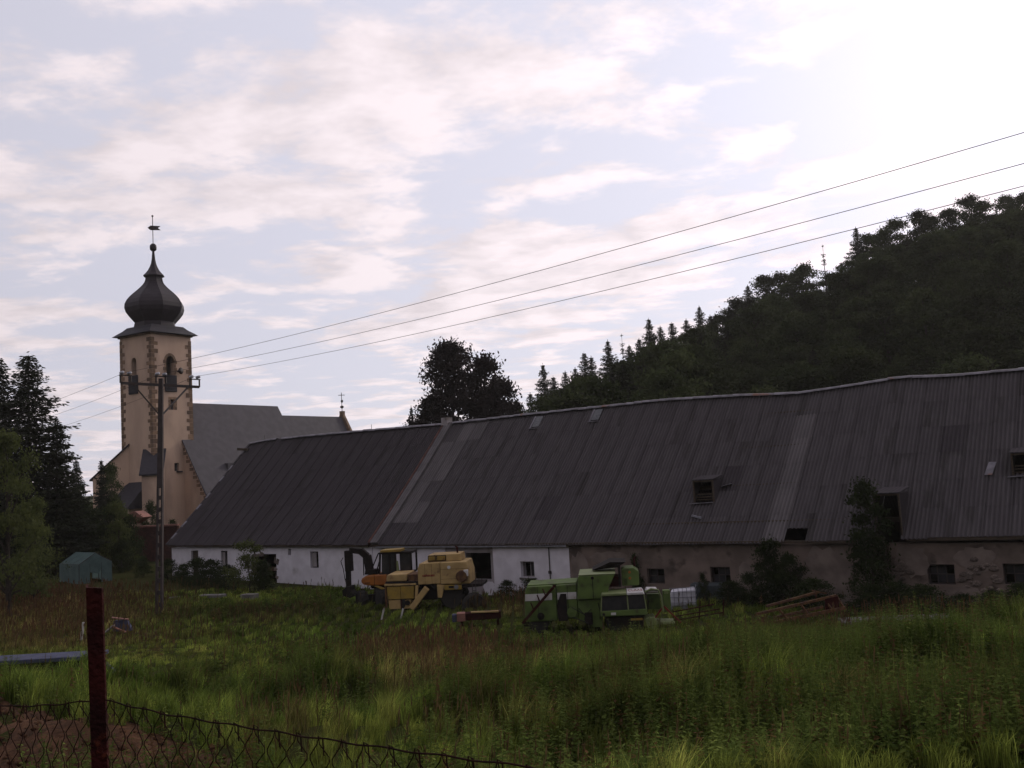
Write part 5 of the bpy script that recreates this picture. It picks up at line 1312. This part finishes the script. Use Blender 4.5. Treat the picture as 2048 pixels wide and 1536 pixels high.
sky_leafy = [(1527, 552), (1560, 545), (1607, 528), (1590, 545), (1660, 548), (1735, 470), (1765, 462), (1790, 438), (1838, 422), (1862, 436), (1895, 420), (1938, 392), (1965, 402), (2012, 392), (2046, 388), (2085, 380), (1470, 596), (1440, 628)]
sky_lab = ['leafy tree where the skyline first turns bushy', 'rounded leafy tree low on the bushy skyline', 'flat-topped leafy tree left of the bare spire', 'leafy tree tucked behind the flat-topped one', 'low leafy tree right of the bare spire', 'leafy tree just right of the dense dark spruce', 'leafy tree in the dip before the upper skyline', 'two-lobed leafy tree on the upper skyline', 'loose airy leafy tree on the upper skyline', 'leafy tree behind the loose airy one', 'leafy tree below the hill crest', 'high round leafy tree on the hill crest', 'leafy tree right of the high round one', 'leafy tree on the crest near the picture edge', 'leafy crest tree at the right picture edge', 'leafy crest tree cut by the right picture edge', 'leafy tree between spiky spruce and half hidden spruce', 'leafy tree between the broad spruce and half hidden tip']
for i, ((px_, top_), lab) in enumerate(zip(sky_leafy, sky_lab)):
    Y = 168 + R2.uniform(-7, 5); P = at(px_, top_, Y); bz = gz(P[0], Y) - .5; h = max(8.0, float(P[2] - bz))
    plant(HL[i % 5], (P[0], Y, bz), h, R2.uniform(0, 6), wide=max(.65, min(1.3, 12.5 / h)), label=lab, cat='tree', group='leafy trees on the hill skyline'); placed.append((P[0], Y))
# the leafy mass below
def ridge_px(px_): return np.interp(px_, [345, 505, 895, 1330, 1590, 1700, 1800, 2048, 2600], [1090, 885, 850, 802, 790, 775, 758, 742, 690])
n_mass = 0; hill_rows = []
yy = 84.0
while yy < 178:
    a = .0
    da = 6.6 / yy
    while a < .66:
        ya = yy + R2.uniform(-2.6, 2.6); aa = a + R2.uniform(-.4, .4) * da; x = aa * ya; a += da
        s, d = barn_sd(x, ya)
        if d < 20: continue
        z = gz(x, ya); top_a = np.interp(aa, HA, HZ)
        if aa < .06 and ya > 120: pass
        h = R2.uniform(9.5, 14.5) * (1.0 if ya < 140 else .85) * (1.25 if aa < .22 else 1.0)
        X_, Y_ = pj((x, ya, z + h))
        if not (960 < X_ < 2140): continue
        if Y_ > ridge_px(X_) - 6: continue
        lim = np.interp(X_, [p[0] for p in SKYLINE], [p[1] for p in SKYLINE]) - (34 if X_ < 1500 else 12)
        while Y_ < lim and h > 5: h *= .92; X_, Y_ = pj((x, ya, z + h))
        if Y_ < lim - 10 or min((x - q_[0]) ** 2 + (ya - q_[1]) ** 2 for q_ in placed) < 6: continue
        sp = (X_ < 1480 and R2.random() < .40) or R2.random() < .05
        kd = R2.choice(HS) if sp else R2.choice(HL)
        plant(kd, (x, ya, z - .4), h, R2.uniform(0, 6), wide=R2.uniform(.85, 1.25) * (.9 if sp else 1), label='dark spruce in the tree mass covering the hillside' if sp else 'leafy tree in the dark tree mass covering the hillside', cat='tree', group='spruces in the hillside mass' if sp else 'leafy trees in the hillside mass')
        n_mass += 1; hill_rows.append((round(yy, 1), X_, bpy.context.scene.collection.objects[-1] if False else last_plant[0], sp))
    yy += 5.6
ORD = ['first', 'second', 'third', 'fourth', 'fifth', 'sixth', 'seventh', 'eighth', 'ninth', 'tenth', 'eleventh', 'twelfth', 'thirteenth', 'fourteenth', 'fifteenth', 'sixteenth', 'seventeenth', 'eighteenth', 'nineteenth', 'twentieth']
rows_ = sorted({r[0] for r in hill_rows})
for ri, ry in enumerate(rows_):
    for k, (_, _, ob, sp_) in enumerate(sorted((r for r in hill_rows if r[0] == ry), key=lambda r: r[1])):
        ob['label'] = f"{'dark spruce' if sp_ else 'leafy tree'}, {ORD[min(k, 19)]} from left in the {ORD[min(ri, 19)]} row up the wooded hillside"

# big dark tree behind the barn joint, its lower neighbours
BT = leafy_kind('leafy_tree', 101, 19.5, 6.0, MT['copperleaf'], r0=.42, lobes=34, per=620, leaf=.36, base=.18)
BT2 = leafy_kind('leafy_tree', 102, 14, 4.2, MT['copperleaf'], r0=.3, lobes=24, per=520, leaf=.34, base=.15)
plant_px(BT, 898, 678, 96, rot=.5, wide=.80, label='big dark leafy tree rising behind the barn roof', cat='tree')
plant_px(BT2, 966, 708, 98, rot=1.9, wide=.72, label='dark pointed tree joined to the right of the big one', cat='tree')
plant_px(BT2, 998, 762, 94, rot=3.4, wide=.85, label='lower dark bushy tree right of the big one', cat='tree')
plant_px(HS[2], 822, 812, 95, rot=2, wide=.55, label='little dark conifer left of the big tree behind the barn', cat='tree')
plant_px(BT2, 866, 790, 93, rot=1.2, wide=.9, label='low dark bushy tree at foot of the big one', cat='tree')
plant_px(BT2, 1018, 800, 99, rot=.4, wide=.7, label='small dark tree between big tree and first spruces', cat='tree')
# left: two spruces, hedge, broadleaf tree
LS = [spruce_kind('spruce_tree', 201, 15, 3.6, MT['needle'], whorl=.24, spray=.34, dens=.8, ragged=.5), spruce_kind('spruce_tree', 202, 15, 3.4, MT['needle'], whorl=.25, spray=.34, dens=.75, ragged=.55)]
plant_px(LS[0], 56, 704, 75, rot=.3, wide=1.3, label='tall dark spruce with ragged branches left of the church', cat='tree')
plant_px(LS[1], -4, 712, 77, rot=1.2, wide=1.25, label='dark spruce cut by the left picture edge', cat='tree')
plant_px(LS[1], 112, 835, 74, rot=2.2, wide=1.2, label='shorter dark spruce right of the tall one', cat='tree')
plant_px(LS[0], 152, 918, 80, rot=4.2, wide=.8, label='small spruce between hedge and church', cat='tree')
plant_px(HS[0], 202, 918, 100, rot=4, wide=.8, label='distant spruce seen left of the church buttress', cat='tree')
plant_px(HL[1], 222, 928, 104, rot=1, wide=.6, label='distant leafy tree just left of the church buttress', cat='tree')
BL = [leafy_kind('leafy_tree', 301 + i, 9, 3.4, MT['leaf_mid'], r0=.2, lobes=16, per=420, leaf=.20, base=.10) for i in range(2)]
SH = [leafy_kind('shrub', 311 + i, 3.2, 2.0, MT['leaf_dark'], r0=.06, lobes=12, per=330, leaf=.16, base=.05, flat=.9) for i in range(3)]
SG = [leafy_kind('shrub', 321 + i, 3.2, 1.7, MT['leaf_mid'], r0=.05, lobes=10, per=300, leaf=.14, base=.05) for i in range(2)]
plant_px(BL[0], 14, 862, 52, rot=.2, wide=.66, label='pale green broadleaf tree at the left picture edge', cat='tree')
plant_px(BL[1], 66, 995, 55, rot=1.4, wide=.75, label='lower green broadleaf tree beside the left edge tree', cat='tree')
for i, (px_, top_, Y, w, kd, lab) in enumerate([(112, 1010, 76, .6, 1, 'dark shrub in the hedge behind the greenhouse left end'), (170, 1010, 78, .75, 0, 'dark shrub in the hedge directly behind the greenhouse'), (222, 1012, 80, .7, 2, 'dark shrub between greenhouse hedge and church'), (258, 1035, 79, .6, 1, 'dark shrub left of the brick shed'), (244, 1080, 76, .8, 0, 'low dark shrub before the brick shed left end'), (50, 1105, 60, .9, 2, 'low dark shrub under the left trees'), (302, 1006, 100, .45, 0, 'dark bush against the church buttress'), (345, 1042, 98, .6, 1, 'dark bush between church and barn end'), (285, 1115, 72, .9, 2, 'low weeds bush before the brick wall'), (335, 1120, 68, 1.0, 0, 'low bush at the foot of the barn end')]):
    plant_px(SH[kd], px_, top_, Y, rot=i * 1.3, wide=w, label=lab, cat='shrub', group='hedge shrubs on the left')
plant_px(SG[0], 236, 1010, 77, rot=.7, wide=.6, label='lighter green shrub before the church porch', cat='shrub')
# shrubs by the barns
for i, (px_, top_, Y, w, K_, lab) in enumerate([(497, 1086, 61.0, .95, SG[0], 'tall green elder bush before the white wing doorway'), (525, 1125, 60.5, .9, SH[1], 'dark bush at the broken doorway of the white wing'), (395, 1118, 65.5, 1.2, SH[0], 'dark bush against white wing right of its door'), (365, 1130, 67, 1.1, SH[1], 'low dark bush at the left corner of the white wing'), (422, 1122, 64.0, 1.3, SH[2], 'low dark bush under the narrow window of the white wing'), (455, 1132, 62.5, 1.3, SH[0], 'low dark bush left of the tall elder'),
        (1535, 1086, 45.6, .65, SH[1], 'dark climbing shrub covering the brown wall middle'), (1575, 1112, 45.0, .75, SH[2], 'dark shrub right of the climbing shrub on brown wall'), (1500, 1148, 45.8, 1.0, SH[0], 'low dark shrub left of the climbing shrub'), (1268, 1112, 50.4, .34, SH[1], 'small dark shrub behind the green harvester'), (1405, 1150, 47.8, .4, SH[2], 'dark vine left of the second brown wall window'), (1625, 1160, 43.8, 1.6, SH[0], 'low dark weeds shrub before the pale plaster patch'), (1790, 1166, 41.6, 1.6, SH[1], 'dark weed bush under the bare stone patch'), (1740, 1172, 41.8, 1.8, SH[2], 'low weed bush left of the stone patch'), (1840, 1172, 40.8, 1.7, SH[0], 'low weed bush under the barred window'), (1985, 1184, 38.8, 1.6, SH[2], 'dark weed bush at the right picture edge'), (2040, 1170, 38.3, 1.6, SH[1], 'dark weed bush cut by the right picture edge'), (1925, 1190, 39.2, 2.0, SH[0], 'low weed bush between the two right windows'), (1012, 1162, 54.0, 1.2, SH[0], 'low weed bush at the foot of the grey bay'), (1062, 1160, 52.5, 1.6, SH[1], 'low weed bush under the white bay window'), (1460, 1165, 46.5, 1.8, SH[1], 'low dark weed bush right of the water tank')]):
    plant_px(K_, px_, top_, Y, rot=i * 1.7, wide=w, label=lab, cat='shrub', group='shrubs along the barn wall')
RT = leafy_kind('leafy_tree', 401, 4.6, 1.25, MT['leaf_dark'], r0=.06, lobes=16, per=260, leaf=.15, base=.10)
plant_px(RT, 1726, 960, 43.0, rot=.8, wide=.82, label='slender dark tree growing up before the roof hatch', cat='tree')

# ------------------------------------------------------------------ meadow
def gauss(x, y, c, rx, ry):
    return np.exp(-((x - c[0]) / rx) ** 2 - ((y - c[1]) / ry) ** 2)
DRY = [(hit(px_, py_)[:2], rx, ry, k) for px_, py_, rx, ry, k in ((60, 1215, 6, 9, 1.0), (150, 1240, 5, 5, .9), (120, 1290, 4, 3, .8), (880, 1330, 3.2, 3.4, 1.1), (960, 1370, 2.6, 2.4, 1.0), (300, 1310, 3, 2, .5), (1290, 1400, 1.6, 1.6, .6), (1000, 1450, 2.4, 1.4, .35), (1780, 1262, 5, 2.2, .9), (1060, 1222, 3, 3, .8), (560, 1230, 4, 4, .3), (560, 1460, 1.4, 1.2, .5), (1700, 1410, 2.0, 1.5, .4))]
TALL = [(hit(px_, py_)[:2], rx, ry, k) for px_, py_, rx, ry, k in ((530, 1225, 6.0, 3.0, 1.0), (640, 1228, 4, 2.5, .8), (1050, 1315, 2.0, 2.2, .9), (1420, 1345, 4.2, 2.2, 1.0), (1650, 1350, 4.0, 2.4, 1.0), (1800, 1345, 2.2, 2.2, .8), (1560, 1320, 3.5, 2, .9), (600, 1410, 1.8, 1.5, .9), (1250, 1440, 2.2, 1.6, .8), (1450, 1470, 2.6, 1.8, .8), (1330, 1380, 2, 1.6, .6), (2010, 1440, 1.6, 2.4, 1.0), (760, 1310, 1.5, 2, .5), (1100, 1500, 1.8, 1.2, .6), (1900, 1480, 2, 1.6, .5))]
LOW = [(hit(px_, py_)[:2], rx, ry, k) for px_, py_, rx, ry, k in ((90, 1345, 6, 2.2, 1.0), (90, 1325, 6, 2.0, 1.0), (1180, 1268, 5, 3, .6), (860, 1225, 4, 3, .5), (1600, 1250, 3.2, 2.2, .95), (1800, 1250, 3.5, 1.5, .8), (560, 1470, 2.5, 1.2, .5), (1680, 1440, 1.6, 1.0, .8), (980, 1405, 1.6, .7, .8), (1800, 1270, 4, 1.6, .6), (430, 1440, 1.6, 1.2, .6), (1040, 1250, 3, 2, .5))]
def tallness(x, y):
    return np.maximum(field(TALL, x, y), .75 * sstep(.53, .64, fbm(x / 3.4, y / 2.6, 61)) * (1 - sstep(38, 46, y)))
def field(lst, x, y):
    f = np.zeros_like(x)
    for c, rx, ry, k in lst: f = np.maximum(f, k * gauss(x, y, c, rx, ry))
    return f
def meadow_points(n, y0, y1, power, seed, spread=.70):
    rs = np.random.RandomState(seed); t = rs.rand(n)
    y = (y0 ** power + t * (y1 ** power - y0 ** power)) ** (1 / power)
    x = (rs.rand(n) * 2 - 1) * spread * y
    s, d = barn_sd(x, y)
    ok = ~((d > -.25) & (s > -34.5)) & ~in_poly(x, y, SOIL)
    slab = np.array(at_ground(1800, 39.0)); ok &= ~((np.abs(x - slab[0]) < 2.2) & (np.abs(y - slab[1]) < .55))
    return x[ok], y[ok], rs
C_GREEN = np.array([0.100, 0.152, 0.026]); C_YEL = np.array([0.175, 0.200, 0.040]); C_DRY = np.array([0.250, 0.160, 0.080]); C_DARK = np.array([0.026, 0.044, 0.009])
def clump(x, y, cell, seed):
    """pull points towards jittered clump centres; returns new x, y and a per-clump random pair"""
    i = np.floor(x / cell).astype(int); j = np.floor(y / cell).astype(int)
    r1 = _tab[(i * 7 + seed) % 256, (j * 13 + seed * 3) % 256]; r2 = _tab[(i * 3 + seed * 5) % 256, (j * 5 + 77) % 256]; r3 = _tab[(i * 11 + 5) % 256, (j * 17 + seed) % 256]; r4 = _tab[(i * 5 + 9) % 256, (j * 3 + seed * 7) % 256]
    cx_ = (i + .2 + .6 * r1) * cell; cy_ = (j + .2 + .6 * r2) * cell
    return x + (cx_ - x) * .42, y + (cy_ - y) * .42, r3, r4
def blades(name, n, y0, y1, power, seed, hmul=1.0, wmul=1.0):
    x, y, rs = meadow_points(n, y0, y1, power, seed, .62); n = len(x)
    x, y, k1, k2 = clump(x, y, .62, 3)
    dry, tall, low = field(DRY, x, y), tallness(x, y), field(LOW, x, y)
    pn = fbm(x / 2.2, y / 2.2, 11); pn2 = fbm(x / .7, y / .7, 15); bn = fbm(x / 7, y / 7, 21)
    h = (.16 + .78 * pn + .50 * (k1 - .5)) * (.62 + .38 * sstep(12, 18, y)) * (1 + .5 * tall) * (1 - .7 * low) * rs.uniform(.5, 1.2, n) * hmul
    h = np.clip(h, .08, 1.35)
    h *= 1 - .55 * sstep(30, 40, y)
    lod = np.maximum(1.0, y / 17.0)
    w = .0105 * lod * rs.uniform(.7, 1.3, n) * wmul
    z = ground(x, y) - .02
    B = np.stack([x, y, z], 1)
    a = rs.rand(n) * 6.283; lean = rs.uniform(.08, .55, n) * h; wind = np.stack([.10 + .35 * (k2 - .5), .25 * (k1 - .5)], 1) * h[:, None]
    L = np.stack([np.cos(a) * lean + wind[:, 0], np.sin(a) * lean + wind[:, 1], np.zeros(n)], 1)
    sa = rs.rand(n) * 6.283; Sd = np.stack([np.cos(sa), np.sin(sa), np.zeros(n)], 1) * w[:, None] * .5
    up = np.zeros((n, 3)); up[:, 2] = h
    P1 = B + L * .30 + up * .60; P2 = B + L * 1.0 + up * np.sqrt(np.clip(1 - (lean / h) ** 2 * .6, .3, 1))[:, None]
    V = np.stack([B - Sd, B + Sd, P1 - Sd * .75, P1 + Sd * .75, P2], 1).reshape(-1, 3)
    i = np.arange(n)[:, None] * 5
    Qd = i + np.array([[0, 1, 3, 2]]); T = i + np.array([[2, 3, 4]])
    mix = np.clip(bn * 1.6 - .45 + (k2 - .5) * .8 + (rs.rand(n) - .5) * .4, 0, 1)[:, None]
    col = C_GREEN * (1 - mix) + C_YEL * mix
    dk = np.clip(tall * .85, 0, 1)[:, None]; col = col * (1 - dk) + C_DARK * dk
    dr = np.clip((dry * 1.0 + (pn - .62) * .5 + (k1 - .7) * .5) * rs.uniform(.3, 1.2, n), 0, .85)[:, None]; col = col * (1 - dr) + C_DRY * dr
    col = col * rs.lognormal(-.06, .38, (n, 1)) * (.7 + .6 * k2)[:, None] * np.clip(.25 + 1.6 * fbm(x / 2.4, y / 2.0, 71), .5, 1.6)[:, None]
    CC_ = np.repeat(col[:, None], 5, 1).reshape(-1, 3)
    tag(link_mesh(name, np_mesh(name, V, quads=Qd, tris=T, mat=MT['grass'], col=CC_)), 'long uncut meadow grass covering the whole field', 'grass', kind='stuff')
    return n
g1 = blades('meadow_grass', 520000, 11.0, 62.0, 1.05, 901)
# seed heads: reddish panicles on thin stalks
def seed_heads(n, seed):
    x, y, rs = meadow_points(n * 3, 11.5, 62, 1.2, seed); dry = field(DRY, x, y); low = field(LOW, x, y); tall = field(TALL, x, y)
    keep = rs.rand(len(x)) < np.clip(.02 + dry * .85 + (fbm(x / 3, y / 3, 31) - .52) * .5 - low * .3 - tall * .2, .008, 1); x, y, dry = x[keep], y[keep], dry[keep]; n = len(x)
    h = rs.uniform(.55, 1.05, n) * (.75 + .3 * dry); lod = np.maximum(1, y / 18)
    B = np.stack([x, y, ground(x, y)], 1); a = rs.rand(n) * 6.283; L = np.stack([np.cos(a), np.sin(a), np.zeros(n)], 1) * (rs.uniform(.03, .22, n) * h)[:, None] + np.array([.08, 0, 0])
    T = B + L; T[:, 2] += h; Vs = []; Fs = []; Cs = []; off = 0
    sa = rs.rand(n) * 6.283; S = np.stack([np.cos(sa), np.sin(sa), np.zeros(n)], 1)
    w = (.0035 * lod)[:, None]
    Vs.append(np.stack([B - S * w, B + S * w, T + S * w * .7, T - S * w * .7], 1).reshape(-1, 3)); Fs.append(np.arange(4 * n).reshape(-1, 4))
    base = np.array([0.10, 0.075, 0.03]); Cs.append(np.repeat(base[None] * rs.uniform(.7, 1.2, (n, 1)), 4, 0)); off = 4 * n
    hd = (np.array([0.115, 0.060, 0.034]) * (.35 + .65 * np.clip(dry, 0, 1))[:, None] + np.array([0.075, 0.066, 0.028]) * (.65 - .65 * np.clip(dry, 0, 1))[:, None]) * rs.uniform(.6, 1.3, (n, 1))
    for k in range(3):
        sa = rs.rand(n) * 6.283; S = np.stack([np.cos(sa), np.sin(sa), np.zeros(n)], 1); ww = (rs.uniform(.006, .014, n) * lod ** .8)[:, None]
        l = (rs.uniform(.08, .18, n))[:, None]; d = L * .6 + np.stack([np.zeros(n), np.zeros(n), h], 1); d /= np.linalg.norm(d, axis=1)[:, None]
        d = d + rs.randn(n, 3) * .12; c = T + d * (k - 1) * .05
        Vs.append(np.stack([c - d * l, c + S * ww, c + d * l * .8, c - S * ww], 1).reshape(-1, 3)); Fs.append(np.arange(4 * n).reshape(-1, 4) + off); Cs.append(np.repeat(hd, 4, 0)); off += 4 * n
    tag(link_mesh('seed_head_grass', np_mesh('seed_head_grass', np.concatenate(Vs), quads=np.concatenate(Fs), mat=MT['grass'], col=np.concatenate(Cs))), 'reddish brown seed heads standing over the meadow grass', 'grass', kind='stuff'); return n
g2 = seed_heads(26000, 911)
# tall weeds: nettles, docks and thistles with paired leaves up the stem
def weeds(n, seed):
    x, y, rs = meadow_points(n * 6, 11.5, 58, 1.25, seed); tall = tallness(x, y); low = field(LOW, x, y); dry = field(DRY, x, y)
    right = sstep(-5, 4, x) * (1 - sstep(24, 34, y)) * .20 + (1 - sstep(15, 22, y)) * .16
    keep = rs.rand(len(x)) < np.clip(tall * .55 + right + (fbm(x / 2.5, y / 2.5, 41) - .55) * .8 - low * .8 - dry * .5, .003, 1) * (1 - .85 * sstep(31, 39, y)); x, y, tall = x[keep], y[keep], tall[keep]; n = len(x)
    h = rs.uniform(.5, 1.0, n) * (.75 + .65 * tall); B = np.stack([x, y, ground(x, y)], 1); T = B.copy(); T[:, 2] += h; T[:, :2] += rs.randn(n, 2) * .10 * h[:, None]
    lod = np.maximum(1, y / 20) ** .7; Vs = []; Fs = []; Cs = []; off = 0
    sa = rs.rand(n) * 6.283; S = np.stack([np.cos(sa), np.sin(sa), np.zeros(n)], 1); w = (.006 * lod)[:, None]
    Vs.append(np.stack([B - S * w, B + S * w, T + S * w * .5, T - S * w * .5], 1).reshape(-1, 3)); Fs.append(np.arange(4 * n).reshape(-1, 4)); off = 4 * n
    tone = rs.rand(n, 1); base = np.array([0.042, 0.064, 0.015]) * (1 - tone) + np.array([0.095, 0.118, 0.030]) * tone
    base = np.where((rs.rand(n, 1) < .14), base * 1.5, base); base = np.where((rs.rand(n, 1) < .10), np.array([[0.095, 0.055, 0.026]]), base); base = base * (1.5 - .55 * np.clip(tall, 0, 1))[:, None]; Cs.append(np.repeat(base * .8, 4, 0))
    for k in range(11):
        t = .16 + .82 * k / 10; pa = sa + k * 1.57 + rs.randn(n) * .3
        D = np.stack([np.cos(pa), np.sin(pa), rs.uniform(-.55, .15, n)], 1); c = B * (1 - t) + T * t
        l = (rs.uniform(.09, .17, n) * (1.15 - .75 * t) * lod)[:, None]; sd = np.stack([-np.sin(pa), np.cos(pa), np.zeros(n)], 1) * l * .30
        for sg in (1, -1):
            d = D * np.array([sg, sg, 1]); m_ = c + d * l * .45
            Vs.append(np.stack([c, m_ + sd, c + d * l, m_ - sd], 1).reshape(-1, 3)); Fs.append(np.arange(4 * n).reshape(-1, 4) + off); off += 4 * n
            Cs.append(np.repeat(base * rs.uniform(.75, 1.3, (n, 1)), 4, 0))
    tag(link_mesh('tall_weeds', np_mesh('tall_weeds', np.concatenate(Vs), quads=np.concatenate(Fs), mat=MT['grass'], col=np.concatenate(Cs))), 'tall nettles and weeds standing in clumps in the meadow', 'weeds', kind='stuff'); return n
g3 = weeds(16000, 921)
# straw litter and sprouts on the bare soil
def litter(seed):
    rs = np.random.RandomState(seed); n = 9000; lo, hi = SOIL.min(0), SOIL.max(0)
    x = rs.uniform(lo[0], hi[0], n); y = rs.uniform(lo[1], hi[1], n); k = in_poly(x, y, SOIL); x, y = x[k], y[k]; n = len(x)
    B = np.stack([x, y, ground(x, y) + .14], 1); a = rs.rand(n) * 6.283; gr = vnoise(x * .9, y * .9, 51) > .66
    D = np.stack([np.cos(a), np.sin(a), np.where(gr, rs.uniform(.6, 1.6, n), rs.uniform(-.05, .25, n))], 1); l = rs.uniform(.06, .26, n)[:, None]
    S = np.stack([-np.sin(a), np.cos(a), np.zeros(n)], 1) * np.where(gr, .012, .008)[:, None]; T = B + D * l
    V = np.stack([B - S, B + S, T + S * .4, T - S * .4], 1).reshape(-1, 3)
    col = np.where(gr[:, None], np.array([[.05, .065, .02]]), np.array([[.20, .12, .06]])) * rs.uniform(.5, 1.2, (n, 1))
    tag(link_mesh('soil_litter', np_mesh('soil_litter', V, quads=np.arange(4 * n).reshape(-1, 4), mat=MT['grass'], col=np.repeat(col, 4, 0))), 'dry straw litter and sprouts strewn on the bare soil', 'litter', kind='stuff')
litter(931)
def clods(seed):
    rs = np.random.RandomState(seed); n = 7000; lo, hi = SOIL.min(0), SOIL.max(0)
    x = rs.uniform(lo[0], hi[0], n); y = rs.uniform(lo[1], hi[1], n); k = in_poly(x, y, SOIL); x, y = x[k], y[k]; n = len(x)
    o8 = np.array([[1, 0, 0], [0, 1, 0], [-1, 0, 0], [0, -1, 0], [0, 0, .8], [0, 0, -.8], [.6, .6, .3], [-.6, -.5, .35]]); r = rs.lognormal(-3.2, .55, n)[:, None, None]
    V = np.stack([x, y, ground(x, y) + .10], 1)[:, None] + o8[None, :6] * r * rs.uniform(.6, 1.4, (n, 6, 1))
    f = np.array([[0, 1, 4], [1, 2, 4], [2, 3, 4], [3, 0, 4], [1, 0, 5], [2, 1, 5], [3, 2, 5], [0, 3, 5]]); T = (np.arange(n)[:, None, None] * 6 + f[None]).reshape(-1, 3)
    tag(link_mesh('soil_clods', np_mesh('soil_clods', V.reshape(-1, 3), tris=T, mat=MT['soil'])), 'crumbly clods and stones on the bare soil', 'soil', kind='stuff')
clods(941)
print('meadow', g1, g2, g3)
